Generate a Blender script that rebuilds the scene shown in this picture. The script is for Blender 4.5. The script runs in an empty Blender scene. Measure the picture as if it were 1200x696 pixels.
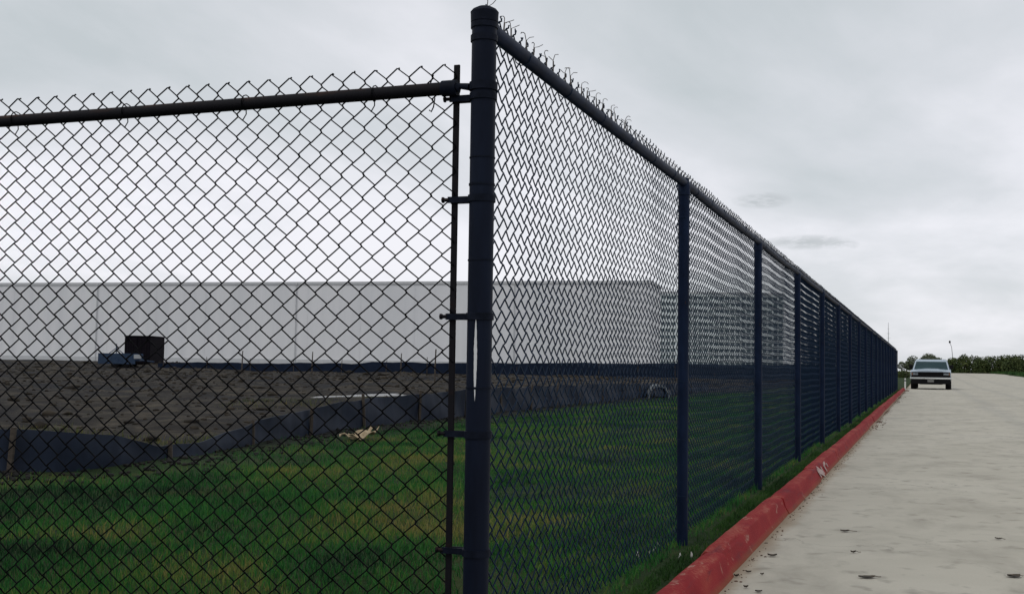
import bpy, bmesh, math, random
import numpy as np
from mathutils import Vector, Matrix

random.seed(7)
rng = np.random.default_rng(7)
scene = bpy.context.scene
COL = scene.collection

# ------------------------------------------------------------------ camera
FPX, YAW, PITCH, ROLL = 1369.55, .3383, .0585, .0142
CAM = Vector((1.21, -3.1611, 1.0))
Fv = Vector((-math.sin(YAW) * math.cos(PITCH), math.cos(YAW) * math.cos(PITCH), math.sin(PITCH)))
R0 = Vector((math.cos(YAW), math.sin(YAW), 0))
U0 = R0.cross(Fv)
Rv = R0 * math.cos(ROLL) + U0 * math.sin(ROLL)
Uv = -R0 * math.sin(ROLL) + U0 * math.cos(ROLL)
cd = bpy.data.cameras.new('camera')
cd.sensor_width = 36
cd.lens = FPX / 1200 * 36
cd.clip_start = .05
cd.clip_end = 6000
cam = bpy.data.objects.new('camera', cd)
cam.matrix_world = Matrix(((Rv.x, Uv.x, -Fv.x, CAM.x), (Rv.y, Uv.y, -Fv.y, CAM.y), (Rv.z, Uv.z, -Fv.z, CAM.z), (0, 0, 0, 1)))
COL.objects.link(cam)
scene.camera = cam

# ------------------------------------------------------------------ sky, sun, exposure
SUN_EL, SUN_AZ = math.radians(50), math.atan2(-.50, -.62)
world = bpy.data.worlds.new('World')
scene.world = world
world.use_nodes = True
wt = world.node_tree
wt.nodes.clear()


def N(t, kind, **kw):
    n = t.nodes.new(kind)
    for k, v in kw.items():
        if hasattr(n, k):
            setattr(n, k, v)
        else:
            n.inputs[k].default_value = v
    return n


def math_node(t, op, a, b=None, c=None, clamp=False):
    n = t.nodes.new('ShaderNodeMath')
    n.operation = op
    n.use_clamp = clamp
    for i, v in enumerate((a, b, c)):
        if v is None:
            continue
        if isinstance(v, (int, float)):
            n.inputs[i].default_value = v
        else:
            t.links.new(v, n.inputs[i])
    return n.outputs[0]


def mix_col(t, fac, a, b, blend='MIX'):
    n = t.nodes.new('ShaderNodeMix')
    n.data_type = 'RGBA'
    n.blend_type = blend
    for sock, v in ((n.inputs[0], fac), (n.inputs[6], a), (n.inputs[7], b)):
        if isinstance(v, (int, float)):
            sock.default_value = v
        elif isinstance(v, tuple):
            sock.default_value = (*v[:3], 1)
        else:
            t.links.new(v, sock)
    return n.outputs[2]


def ramp(t, fac, stops):
    n = t.nodes.new('ShaderNodeValToRGB')
    e = n.color_ramp.elements
    while len(e) < len(stops):
        e.new(.5)
    for el, (p, c) in zip(e, stops):
        el.position = p
        el.color = (*c, 1) if len(c) == 3 else c
    t.links.new(fac, n.inputs[0])
    return n.outputs[0]


def build_world():
    t = wt
    sky = N(t, 'ShaderNodeTexSky', sky_type='NISHITA', sun_disc=False, sun_elevation=SUN_EL, sun_rotation=SUN_AZ % (2 * math.pi))
    tc = N(t, 'ShaderNodeTexCoord')
    sep = N(t, 'ShaderNodeSeparateXYZ')
    t.links.new(tc.outputs['Generated'], sep.inputs[0])
    x, y, z = sep.outputs
    zz = math_node(t, 'ADD', math_node(t, 'MAXIMUM', z, 0.0), .16)
    comb = N(t, 'ShaderNodeCombineXYZ')
    t.links.new(math_node(t, 'DIVIDE', x, zz), comb.inputs[0])
    t.links.new(math_node(t, 'DIVIDE', y, zz), comb.inputs[1])
    # broad cloud layer seen in perspective
    mp = N(t, 'ShaderNodeMapping')
    mp.inputs['Scale'].default_value = (1.0, .55, 1)
    mp.inputs['Rotation'].default_value = (0, 0, .55)
    mp.inputs['Location'].default_value = (3.3, 12.4, 0)
    t.links.new(comb.outputs[0], mp.inputs[0])
    n1 = N(t, 'ShaderNodeTexNoise', Scale=.62, Detail=7.0, Roughness=.5, Distortion=.5)
    t.links.new(mp.outputs[0], n1.inputs['Vector'])
    n2 = N(t, 'ShaderNodeTexNoise', Scale=2.3, Detail=6.0, Roughness=.55, Distortion=.3)
    t.links.new(mp.outputs[0], n2.inputs['Vector'])
    v = math_node(t, 'ADD', math_node(t, 'MULTIPLY', n1.outputs[0], .78), math_node(t, 'MULTIPLY', n2.outputs[0], .22))
    cl = ramp(t, v, [(.39, (5.8, 6.25, 6.5)), (.50, (7.35, 7.55, 7.95)), (.60, (9.4, 9.35, 9.9))])
    # a little cumulus scud under the layer: small ragged darker flecks near the horizon
    mp2 = N(t, 'ShaderNodeMapping')
    mp2.inputs['Scale'].default_value = (7, 7, 26)
    t.links.new(tc.outputs['Generated'], mp2.inputs[0])
    n3 = N(t, 'ShaderNodeTexNoise', Scale=4.5, Detail=6.0, Roughness=.65)
    t.links.new(mp2.outputs[0], n3.inputs['Vector'])
    fleck = None
    for (px, py, hw, hh) in SCUD:
        d = (Fv + Rv * ((px - 600) / FPX) + Uv * ((348 - py) / FPX)).normalized()
        side = Vector((d.y, -d.x, 0)).normalized()
        dot = N(t, 'ShaderNodeVectorMath', operation='DOT_PRODUCT')
        t.links.new(tc.outputs['Generated'], dot.inputs[0])
        dot.inputs[1].default_value = side
        a = math_node(t, 'DIVIDE', dot.outputs['Value'], hw)
        b = math_node(t, 'DIVIDE', math_node(t, 'SUBTRACT', z, d.z), hh)
        r2 = math_node(t, 'ADD', math_node(t, 'MULTIPLY', a, a), math_node(t, 'MULTIPLY', b, b))
        m = math_node(t, 'SUBTRACT', 1.0, r2, clamp=True)
        m = math_node(t, 'MULTIPLY', m, math_node(t, 'GREATER_THAN', y, 0.0))
        fleck = m if fleck is None else math_node(t, 'MAXIMUM', fleck, m)
    fl = math_node(t, 'MULTIPLY', fleck, math_node(t, 'MULTIPLY_ADD', n3.outputs[0], 6.0, -2.3, clamp=True))
    cl = mix_col(t, math_node(t, 'MULTIPLY', fl, .8), cl, (5.0, 5.3, 5.5))
    c = mix_col(t, .93, sky.outputs[0], cl)
    bg = N(t, 'ShaderNodeBackground', Strength=.1)
    t.links.new(c, bg.inputs[0])
    out = N(t, 'ShaderNodeOutputWorld')
    t.links.new(bg.outputs[0], out.inputs[0])


SCUD = [(893, 235, .026, .0075), (945, 284, .040, .0068), (985, 287, .016, .005)]
build_world()
sl = bpy.data.lights.new('sun', 'SUN')
sl.energy = .6
sl.angle = math.radians(25)
sl.color = (1, .96, .9)
sun = bpy.data.objects.new('sun', sl)
sd = Vector((math.sin(SUN_AZ) * math.cos(SUN_EL), math.cos(SUN_AZ) * math.cos(SUN_EL), math.sin(SUN_EL)))
sun.rotation_euler = sd.to_track_quat('Z', 'Y').to_euler()
sun.location = sd * 50
COL.objects.link(sun)
vs = scene.view_settings
vs.view_transform = 'Standard'
vs.look = 'None'
vs.gamma = 1
vs.exposure = 0.0
vs.use_curve_mapping = False


# ------------------------------------------------------------------ helpers
def at(px, py, depth):
    return CAM + (Fv + Rv * ((px - 600) / FPX) + Uv * ((348 - py) / FPX)) * depth


def ss(a, b, x):
    t = np.clip((np.asarray(x, float) - a) / (b - a), 0, 1)
    return t * t * (3 - 2 * t)


def tag(o, label=None, cat=None, group=None, kind=None):
    for k, v in (('label', label), ('category', cat), ('group', group), ('kind', kind)):
        if v:
            o[k] = v
    return o


def empty(name, loc=(0, 0, 0), rz=0.0):
    o = bpy.data.objects.new(name, None)
    o.location = loc
    o.rotation_euler = (0, 0, rz)
    o.empty_display_size = .2
    COL.objects.link(o)
    return o


def link(name, me, mat=None, parent=None, loc=None, rz=0.0):
    if mat is not None and len(me.materials) == 0:
        me.materials.append(mat)
    o = bpy.data.objects.new(name, me)
    COL.objects.link(o)
    if parent is not None:
        o.parent = parent
    if loc is not None:
        o.location = loc
    if rz:
        o.rotation_euler = (0, 0, rz)
    return o


def np_mesh(name, verts, faces, smooth=False, attr=None):
    """verts (n,3); faces (m,k) all of one size"""
    me = bpy.data.meshes.new(name)
    verts = np.asarray(verts, np.float32)
    faces = np.asarray(faces, np.int32)
    m, k = faces.shape
    me.vertices.add(len(verts))
    me.vertices.foreach_set('co', verts.ravel())
    me.loops.add(m * k)
    me.loops.foreach_set('vertex_index', faces.ravel())
    me.polygons.add(m)
    me.polygons.foreach_set('loop_start', np.arange(0, m * k, k, dtype=np.int32))
    me.polygons.foreach_set('loop_total', np.full(m, k, np.int32))
    if smooth:
        me.polygons.foreach_set('use_smooth', np.ones(m, bool))
    if attr is not None:
        a = me.attributes.new('tint', 'FLOAT', 'POINT')
        a.data.foreach_set('value', np.asarray(attr, np.float32))
    me.update(calc_edges=True)
    return me


class MB:
    def __init__(self):
        self.v, self.f = [], []

    def add(self, vs_, fs_):
        b = len(self.v)
        self.v += [tuple(p) for p in vs_]
        self.f += [tuple(i + b for i in f) for f in fs_]
        return self

    def box(self, lo, hi, m=None):
        (a, b, c), (d, e, g) = lo, hi
        p = [(a, b, c), (d, b, c), (d, e, c), (a, e, c), (a, b, g), (d, b, g), (d, e, g), (a, e, g)]
        if m is not None:
            p = [m @ Vector(q) for q in p]
        return self.add(p, [(0, 3, 2, 1), (4, 5, 6, 7), (0, 1, 5, 4), (1, 2, 6, 5), (2, 3, 7, 6), (3, 0, 4, 7)])

    def tube(self, path, r, n=8, caps=True):
        path = [Vector(p) for p in path]
        rs = r if isinstance(r, (list, tuple)) else [r] * len(path)
        rings = []
        up = None
        for i, p in enumerate(path):
            d = (path[min(i + 1, len(path) - 1)] - path[max(i - 1, 0)]).normalized()
            if up is None:
                up = Vector((0, 0, 1)) if abs(d.z) < .9 else Vector((1, 0, 0))
            a = d.cross(up).normalized()
            b = a.cross(d).normalized()
            up = b
            rings.append([p + (a * math.cos(2 * math.pi * k / n) + b * math.sin(2 * math.pi * k / n)) * rs[i] for k in range(n)])
        vs_ = [q for rg in rings for q in rg]
        fs_ = []
        for i in range(len(path) - 1):
            for k in range(n):
                k2 = (k + 1) % n
                fs_.append((i * n + k, i * n + k2, (i + 1) * n + k2, (i + 1) * n + k))
        if caps:
            fs_.append(tuple(range(n))[::-1])
            fs_.append(tuple((len(path) - 1) * n + k for k in range(n)))
        return self.add(vs_, fs_)

    def lathe(self, prof, c=(0, 0, 0), n=16, axis='z'):
        vs_, fs_ = [], []
        for (r, h) in prof:
            for k in range(n):
                a = 2 * math.pi * k / n
                if axis == 'z':
                    vs_.append((c[0] + r * math.cos(a), c[1] + r * math.sin(a), c[2] + h))
                else:
                    vs_.append((c[0] + h, c[1] + r * math.cos(a), c[2] + r * math.sin(a)))
        for i in range(len(prof) - 1):
            for k in range(n):
                k2 = (k + 1) % n
                fs_.append((i * n + k, i * n + k2, (i + 1) * n + k2, (i + 1) * n + k))
        fs_.append(tuple(range(n))[::-1])
        fs_.append(tuple((len(prof) - 1) * n + k for k in range(n)))
        return self.add(vs_, fs_)

    def prism(self, poly, x0, x1):
        """polygon in (y, z) extruded along x"""
        n = len(poly)
        vs_ = [(x0, a, b) for a, b in poly] + [(x1, a, b) for a, b in poly]
        fs_ = [tuple(range(n)), tuple(range(2 * n - 1, n - 1, -1))]
        for k in range(n):
            k2 = (k + 1) % n
            fs_.append((k, k + n, k2 + n, k2))
        return self.add(vs_, fs_)

    def mesh(self, name, bevel=0, seg=2, smooth=False):
        me = bpy.data.meshes.new(name)
        me.from_pydata(self.v, [], self.f)
        bm = bmesh.new()
        bm.from_mesh(me)
        bmesh.ops.recalc_face_normals(bm, faces=bm.faces)
        if bevel:
            es = [e for e in bm.edges if len(e.link_faces) == 2 and e.calc_face_angle(0) > .5]
            bmesh.ops.bevel(bm, geom=es, offset=bevel, segments=seg, affect='EDGES', profile=.6, clamp_overlap=True)
        if smooth:
            for f in bm.faces:
                f.smooth = True
        bm.to_mesh(me)
        bm.free()
        if smooth:
            me.set_sharp_from_angle(angle=math.radians(40))
        return me

    def build(self, name, mat, parent=None, loc=None, rz=0.0, **kw):
        return link(name, self.mesh(name, **kw), mat, parent, loc, rz)


# ------------------------------------------------------------------ materials
def new_mat(name, rough=.6, metallic=0.0, spec=.5):
    m = bpy.data.materials.new(name)
    m.use_nodes = True
    b = m.node_tree.nodes['Principled BSDF']
    b.inputs['Roughness'].default_value = rough
    b.inputs['Metallic'].default_value = metallic
    b.inputs['Specular IOR Level'].default_value = spec
    return m, m.node_tree, b


def noise(t, scale, detail=4.0, rough=.55, vec=None, dist=0.0, stretch=None):
    n = N(t, 'ShaderNodeTexNoise', Scale=scale, Detail=detail, Roughness=rough, Distortion=dist)
    if vec is None:
        vec = N(t, 'ShaderNodeTexCoord').outputs['Object']
    if stretch:
        mp = N(t, 'ShaderNodeMapping')
        mp.inputs['Scale'].default_value = stretch
        t.links.new(vec, mp.inputs[0])
        vec = mp.outputs[0]
    t.links.new(vec, n.inputs['Vector'])
    return n.outputs[0]


def bump(t, b, h, strength=.3, dist=.01):
    n = N(t, 'ShaderNodeBump', Strength=strength, Distance=dist)
    t.links.new(h, n.inputs['Height'])
    t.links.new(n.outputs[0], b.inputs['Normal'])


def simple_mat(name, c1, c2=None, scale=8.0, rough=.6, metallic=0.0, spec=.5, bmp=0.0, lo=.35, hi=.65, stretch=None):
    m, t, b = new_mat(name, rough, metallic, spec)
    if c2 is None:
        c2 = tuple(v * .75 for v in c1)
    h = noise(t, scale, 5.0, .6, stretch=stretch)
    t.links.new(ramp(t, h, [(lo, c1), (hi, c2)]), b.inputs['Base Color'])
    if bmp:
        bump(t, b, h, bmp, .01)
    return m


def position(t):
    return N(t, 'ShaderNodeNewGeometry').outputs['Position']


M = {}
M['wire_black'] = simple_mat('black coated wire', (.003, .0035, .005), (.006, .006, .007), 60, .7, spec=.05)
M['fitting'] = simple_mat('near black fittings', (.003, .005, .011), (.007, .010, .020), 30, .6, spec=.08)
M['wire_blue'] = simple_mat('dark blue coated wire', (.004, .014, .034), (.008, .022, .048), 40, .6, spec=.12)
M['wire_end'] = simple_mat('weathered wire ends', (.03, .026, .022), (.075, .055, .04), 60, .55)
M['pipe_blue'] = simple_mat('dark blue painted steel', (.003, .008, .024), (.007, .016, .044), 14, .55, spec=.09, bmp=.12, stretch=(1, 1, .35))
M['rust_rail'] = None


def speck(mat):
    t = mat.node_tree
    b = t.nodes['Principled BSDF']
    src = b.inputs['Base Color'].links[0].from_socket
    h = noise(t, 38, 6, .7, stretch=(1, 1, .5))
    t.links.new(mix_col(t, ramp(t, h, [(.64, (0, 0, 0)), (.70, (.8, .8, .8))]), src, (.045, .022, .014)), b.inputs['Base Color'])
    h2 = noise(t, 5, 5, .6, stretch=(1, 1, .2))
    src = b.inputs['Base Color'].links[0].from_socket
    t.links.new(mix_col(t, ramp(t, h2, [(.55, (0, 0, 0)), (.75, (.6, .6, .6))]), src, (.022, .030, .048)), b.inputs['Base Color'])


speck(M['pipe_blue'])


def mat_rail():
    m, t, b = new_mat('rusty black pipe', .7, spec=.15)
    h = noise(t, 18, 6, .65, stretch=(.5, 1, 1))
    geo = N(t, 'ShaderNodeNewGeometry')
    sep = N(t, 'ShaderNodeSeparateXYZ')
    t.links.new(geo.outputs['Normal'], sep.inputs[0])
    up = math_node(t, 'MULTIPLY_ADD', sep.outputs[2], .22, h)
    t.links.new(ramp(t, up, [(.56, (.005, .0045, .007)), (.72, (.016, .008, .007)), (.86, (.065, .024, .013))]), b.inputs['Base Color'])
    bump(t, b, h, .25, .004)
    return m


def mat_corner_post():
    m, t, b = new_mat('streaked dark blue post paint', .55, spec=.09)
    tc = N(t, 'ShaderNodeTexCoord')
    h = noise(t, 9, 6, .6, tc.outputs['Object'], stretch=(1.4, 1.4, .25))
    base = ramp(t, h, [(.3, (.003, .005, .012)), (.6, (.006, .010, .023)), (.78, (.014, .018, .032))])
    # a long narrow pale sliver with pointed ends on the front of the post
    sep = N(t, 'ShaderNodeSeparateXYZ')
    t.links.new(tc.outputs['Object'], sep.inputs[0])
    zz = math_node(t, 'DIVIDE', math_node(t, 'SUBTRACT', sep.outputs[2], 1.02), .125)
    w = math_node(t, 'MULTIPLY', math_node(t, 'SUBTRACT', 1.0, math_node(t, 'MULTIPLY', zz, zz), clamp=True), .0046)
    h2 = noise(t, 55, 3, .5, tc.outputs['Object'])
    w = math_node(t, 'MULTIPLY', w, math_node(t, 'MULTIPLY_ADD', h2, .9, .55))
    dx = math_node(t, 'ABSOLUTE', math_node(t, 'SUBTRACT', sep.outputs[0], SLIVER_X))
    front = math_node(t, 'LESS_THAN', sep.outputs[1], 0.0)
    k = math_node(t, 'MULTIPLY', math_node(t, 'LESS_THAN', dx, w), front)
    t.links.new(mix_col(t, k, base, (.62, .63, .64)), b.inputs['Base Color'])
    bump(t, b, h, .15, .004)
    return m


SLIVER_X = .002
M['rust_rail'] = mat_rail()
M['corner_post'] = mat_corner_post()


def mat_concrete_road():
    m, t, b = new_mat('pale worn concrete paving', .82, spec=.3)
    p = position(t)
    big = noise(t, .35, 5, .6, p, .6)
    mid = noise(t, 2.2, 6, .62, p, .4, stretch=(1, .55, 1))
    fine = noise(t, 90, 4, .6, p)
    grit = noise(t, 420, 2, .5, p)
    c = ramp(t, big, [(.3, (.40, .37, .30)), (.55, (.50, .465, .385)), (.75, (.445, .415, .35))])
    c = mix_col(t, ramp(t, mid, [(.48, (0, 0, 0)), (.72, (.6, .6, .6))]), c, (.26, .235, .19))
    # small elongated dark smudges
    sm = noise(t, 5.5, 3, .5, p, .2, stretch=(1.0, .9, 1))
    c = mix_col(t, ramp(t, sm, [(.58, (0, 0, 0)), (.72, (.6, .6, .6))]), c, (.19, .17, .135))
    # hairline cracks
    vo = N(t, 'ShaderNodeTexVoronoi', feature='DISTANCE_TO_EDGE', Scale=.42)
    wv = N(t, 'ShaderNodeVectorMath', operation='ADD')
    t.links.new(p, wv.inputs[0])
    nz = N(t, 'ShaderNodeTexNoise', Scale=2.5, Detail=5.0)
    t.links.new(p, nz.inputs['Vector'])
    t.links.new(nz.outputs['Color'], wv.inputs[1])
    t.links.new(wv.outputs[0], vo.inputs['Vector'])
    ck = math_node(t, 'MULTIPLY', math_node(t, 'LESS_THAN', vo.outputs['Distance'], .0035), ramp(t, big, [(.45, (0, 0, 0)), (.6, (.6, .6, .6))]))
    c = mix_col(t, ck, c, (.13, .12, .10))
    # dirt washed against the kerb, tyre-darkened wheel lanes further out
    sep = N(t, 'ShaderNodeSeparateXYZ')
    t.links.new(p, sep.inputs[0])
    e = math_node(t, 'SUBTRACT', sep.outputs[0], .34)
    dirt = math_node(t, 'SUBTRACT', 1.0, math_node(t, 'DIVIDE', e, math_node(t, 'MULTIPLY_ADD', mid, .26, -.03)), clamp=True)
    c = mix_col(t, math_node(t, 'MULTIPLY', dirt, .75), c, (.25, .17, .085))
    lane = None
    for cx in (3.1, 4.8, 7.2):
        d = math_node(t, 'ABSOLUTE', math_node(t, 'SUBTRACT', math_node(t, 'ADD', sep.outputs[0], math_node(t, 'MULTIPLY', big, 1.2)), cx + .5))
        g = math_node(t, 'SUBTRACT', 1.0, math_node(t, 'DIVIDE', d, .35), clamp=True)
        lane = g if lane is None else math_node(t, 'MAXIMUM', lane, g)
    c = mix_col(t, math_node(t, 'MULTIPLY', lane, .28), c, (.24, .235, .22))
    c = mix_col(t, .35, c, ramp(t, fine, [(.3, (.3, .29, .27)), (.7, (.6, .59, .56))]), 'MULTIPLY') if False else mix_col(t, math_node(t, 'MULTIPLY_ADD', fine, .5, -.16, clamp=True), c, (.28, .27, .245))
    t.links.new(c, b.inputs['Base Color'])
    hh = math_node(t, 'ADD', math_node(t, 'MULTIPLY', fine, .6), math_node(t, 'MULTIPLY', grit, .4))
    bump(t, b, hh, .5, .004)
    return m


def mat_kerb():
    m, t, b = new_mat('faded red kerb paint', .8, spec=.15)
    p = position(t)
    big = noise(t, 3.2, 6, .65, p, .4, stretch=(1, .5, 1))
    fine = noise(t, 60, 5, .65, p)
    c = ramp(t, big, [(.3, (.20, .007, .012)), (.55, (.27, .016, .018)), (.75, (.32, .045, .030))])
    sep = N(t, 'ShaderNodeSeparateXYZ')
    t.links.new(p, sep.inputs[0])
    # paint worn through along the arris and on the tread
    worn = math_node(t, 'MULTIPLY', ramp(t, sep.outputs[2], [(.07, (0, 0, 0)), (.112, (1, 1, 1))]), fine)
    worn = math_node(t, 'MULTIPLY', worn, big)
    c = mix_col(t, ramp(t, worn, [(.24, (0, 0, 0)), (.42, (.6, .6, .6))]), c, (.42, .20, .13))
    chips = noise(t, 7, 6, .7, p, .8, stretch=(1, .6, 1))
    c = mix_col(t, ramp(t, chips, [(.60, (0, 0, 0)), (.66, (.8, .8, .8))]), c, (.36, .22, .17))
    # tyre scuffs low on the face
    sc = noise(t, 9, 5, .6, p, .2, stretch=(1, .25, 1.6))
    c = mix_col(t, ramp(t, sc, [(.56, (0, 0, 0)), (.7, (.7, .7, .7))]), c, (.11, .022, .03))
    dirt = math_node(t, 'MULTIPLY', ramp(t, sep.outputs[2], [(.0, (1, 1, 1)), (.035, (0, 0, 0))]), fine)
    c = mix_col(t, dirt, c, (.22, .12, .05))
    t.links.new(c, b.inputs['Base Color'])
    bump(t, b, math_node(t, 'ADD', fine, math_node(t, 'MULTIPLY', big, 1.5)), .45, .006)
    return m


SILT = [(-14.0, 3.0), (-9.0, 3.7), (-7.0, 4.0), (-5.85, 4.45), (-5.5, 4.85), (-5.46, 5.4), (-5.55, 6.1), (-5.7, 7.0), (-5.98, 8.5), (-6.3, 10.2),
        (-6.5, 11.6), (-6.62, 14.2), (-6.66, 16.5), (-6.84, 22.2), (-6.91, 27.7), (-6.95, 34.7), (-6.95, 44)]


def mat_ground():
    """field soil under the grass, bare earth past the silt fence, verge beyond the road"""
    m, t, b = new_mat('field soil', .95, spec=.15)
    p = position(t)
    sep = N(t, 'ShaderNodeSeparateXYZ')
    t.links.new(p, sep.inputs[0])
    big = noise(t, .22, 6, .6, p, .5)
    mid = noise(t, 1.7, 6, .62, p, .4)
    fine = noise(t, 26, 5, .65, p)
    green = ramp(t, mid, [(.32, (.012, .026, .008)), (.5, (.022, .047, .011)), (.64, (.045, .06, .016)), (.8, (.075, .068, .026))])
    earth = ramp(t, mid, [(.3, (.013, .011, .010)), (.48, (.032, .027, .022)), (.60, (.072, .060, .044)), (.74, (.10, .085, .06)), (.82, (.05, .055, .018))])
    earth = mix_col(t, ramp(t, big, [(.45, (0, 0, 0)), (.62, (.8, .8, .8))]), earth, (.016, .017, .022))
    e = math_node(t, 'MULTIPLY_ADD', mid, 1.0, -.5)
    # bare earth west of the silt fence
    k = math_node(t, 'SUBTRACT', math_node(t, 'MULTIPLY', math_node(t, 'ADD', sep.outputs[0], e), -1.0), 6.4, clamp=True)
    k2 = math_node(t, 'MULTIPLY_ADD', math_node(t, 'ADD', sep.outputs[0], e), -1.0, -5.2, clamp=True)   # darker strip on the near side of the silt fence
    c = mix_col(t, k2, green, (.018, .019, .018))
    c = mix_col(t, k, c, earth)
    # far land
    far = ramp(t, math_node(t, 'DIVIDE', sep.outputs[1], 400.0), [(.30, (0, 0, 0)), (.5, (1, 1, 1))])
    c = mix_col(t, far, c, ramp(t, big, [(.35, (.035, .05, .018)), (.65, (.085, .085, .04))]))
    c = mix_col(t, math_node(t, 'MULTIPLY_ADD', fine, .9, -.25, clamp=True), c, mix_col(t, 1.0, c, (.45, .42, .4), 'MULTIPLY'))
    t.links.new(c, b.inputs['Base Color'])
    bump(t, b, math_node(t, 'ADD', fine, math_node(t, 'MULTIPLY', mid, 2.0)), .8, .05)
    return m


# dry and lush lawn patches, negative ones paint vignette darkening into the turf: x, y, radii, shift along the colour range
PATCH = [(-1.6, 3.2, 1.1, 1.3, .14), (-3.3, 6.2, 1.3, 2.2, .10), (-1.9, 1.5, .5, .5, .12), (-4.3, 3.2, 1.2, 1.6, -.10), (-2.7, 1.2, 1.0, .8, -.12), (-3.5, 11, 2, 4, .07)]


def mat_grass(name, cols, patch=True):
    m, t, b = new_mat(name, .7, spec=.25)
    at_ = N(t, 'ShaderNodeAttribute', attribute_name='tint')
    p = position(t)
    n = noise(t, .85, 4, .6, p, .5)
    if patch:
        sep = N(t, 'ShaderNodeSeparateXYZ')
        t.links.new(p, sep.inputs[0])
        for (cx, cy, rx, ry, amt) in PATCH:
            a = math_node(t, 'DIVIDE', math_node(t, 'SUBTRACT', sep.outputs[0], cx), rx)
            c_ = math_node(t, 'DIVIDE', math_node(t, 'SUBTRACT', sep.outputs[1], cy), ry)
            d_ = math_node(t, 'SUBTRACT', 1.0, math_node(t, 'ADD', math_node(t, 'MULTIPLY', a, a), math_node(t, 'MULTIPLY', c_, c_)), clamp=True)
            n = math_node(t, 'MULTIPLY_ADD', d_, amt, n)
    v = math_node(t, 'ADD', math_node(t, 'MULTIPLY', at_.outputs['Fac'], .45), math_node(t, 'MULTIPLY_ADD', n, 2.3, -.95))
    t.links.new(ramp(t, v, cols), b.inputs['Base Color'])
    tr = N(t, 'ShaderNodeBsdfTranslucent')
    t.links.new(ramp(t, v, cols), tr.inputs[0])
    mx = N(t, 'ShaderNodeMixShader')
    mx.inputs[0].default_value = .3
    t.links.new(b.outputs[0], mx.inputs[1])
    t.links.new(tr.outputs[0], mx.inputs[2])
    t.links.new(mx.outputs[0], t.nodes['Material Output'].inputs[0])
    return m


def mat_leaf(name, cols):
    m, t, b = new_mat(name, .75, spec=.25)
    at_ = N(t, 'ShaderNodeAttribute', attribute_name='tint')
    t.links.new(ramp(t, at_.outputs['Fac'], cols), b.inputs['Base Color'])
    return m


def mat_cladding(name, c1, c2, rib):
    m, t, b = new_mat(name, .55, spec=.4)
    p = position(t)
    big = noise(t, .06, 4, .6, p, stretch=(1, 1, .4))
    streak = noise(t, .7, 4, .6, p, stretch=(1, 1, .05))
    c = ramp(t, math_node(t, 'ADD', math_node(t, 'MULTIPLY', big, .6), math_node(t, 'MULTIPLY', streak, .4)), [(.38, c1), (.60, c2)])
    t.links.new(c, b.inputs['Base Color'])
    return m


M['road'] = mat_concrete_road()
M['kerb'] = mat_kerb()
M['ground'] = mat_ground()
M['grass'] = mat_grass('short turf', [(.10, (.006, .030, .010)), (.34, (.017, .11, .022)), (.56, (.036, .165, .026)), (.76, (.13, .175, .036)), (.95, (.23, .20, .06))])
M['weeds'] = mat_grass('yellow weeds', [(.1, (.03, .05, .012)), (.5, (.10, .12, .028)), (.9, (.22, .17, .06))])
M['verge'] = mat_grass('verge grass', [(.2, (.014, .042, .009)), (.55, (.034, .10, .017)), (.9, (.075, .13, .03))], False)
M['clod'] = simple_mat('earth clods', (.016, .014, .012), (.055, .046, .035), 1.3, .95, spec=.1, bmp=.5)
M['mud'] = simple_mat('dark mud', (.008, .008, .008), (.02, .018, .015), 9, .8, spec=.2)
M['silt'] = simple_mat('dark blue geotextile', (.007, .012, .026), (.014, .022, .042), 5, .65, spec=.25, bmp=.4, stretch=(1, 1, .3))
M['silt_far'] = simple_mat('dark geotextile', (.005, .011, .026), (.010, .018, .038), 1.2, .8, spec=.15, bmp=.3)
M['stake'] = simple_mat('weathered stake wood', (.03, .022, .017), (.07, .055, .04), 20, .8)
M['clad'] = mat_cladding('off white wall cladding', (.66, .67, .69), (.77, .77, .78), 0)
M['clad2'] = mat_cladding('pale cyan grey wall', (.62, .68, .70), (.70, .75, .76), 0)
M['trim'] = simple_mat('pale grey roof trim', (.55, .56, .57), (.5, .51, .52), 2, .5)
M['dark_glass'] = simple_mat('dark window glass', (.10, .14, .15), (.19, .23, .24), .15, .2)
M['dark_door'] = simple_mat('dark dock door', (.05, .055, .065), (.08, .08, .09), 2, .5)
M['container'] = simple_mat('dark container paint', (.004, .003, .006), (.008, .006, .009), 3, .8, spec=.08, bmp=.1)
M['trailer'] = simple_mat('faded dark blue trailer paint', (.016, .034, .07), (.028, .05, .09), 4, .5, spec=.2)
M['steel'] = simple_mat('galvanised steel', (.30, .31, .32), (.42, .43, .44), 12, .45, .6)
M['rubber'] = simple_mat('tyre rubber', (.006, .006, .007), (.012, .012, .013), 20, .9, spec=.1)
M['truck'] = simple_mat('pale blue grey truck paint', (.36, .43, .50), (.40, .47, .54), 3, .28)
M['chrome'] = simple_mat('bumper chrome', (.70, .71, .70), (.62, .62, .6), 8, .22, .75)
M['black_plastic'] = simple_mat('black plastic', (.004, .004, .005), (.007, .007, .008), 20, .6, spec=.1)
M['glass'] = simple_mat('windscreen glass', (.012, .035, .042), (.02, .05, .055), 2, .1, spec=.35)
M['lamp_glass'] = simple_mat('headlamp lens', (.10, .12, .14), (.26, .28, .30), 12, .15)
M['plate'] = simple_mat('licence plate', (.10, .10, .10), (.16, .16, .15), 30, .5)
M['amber'] = simple_mat('amber marker lens', (.16, .07, .03), (.12, .05, .02), 20, .3)
M['leaf_dry'] = simple_mat('dead leaf', (.022, .016, .010), (.06, .040, .02), 40, .8)
M['litter'] = simple_mat('pale paper litter', (.52, .52, .48), (.36, .35, .31), 25, .8)
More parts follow.
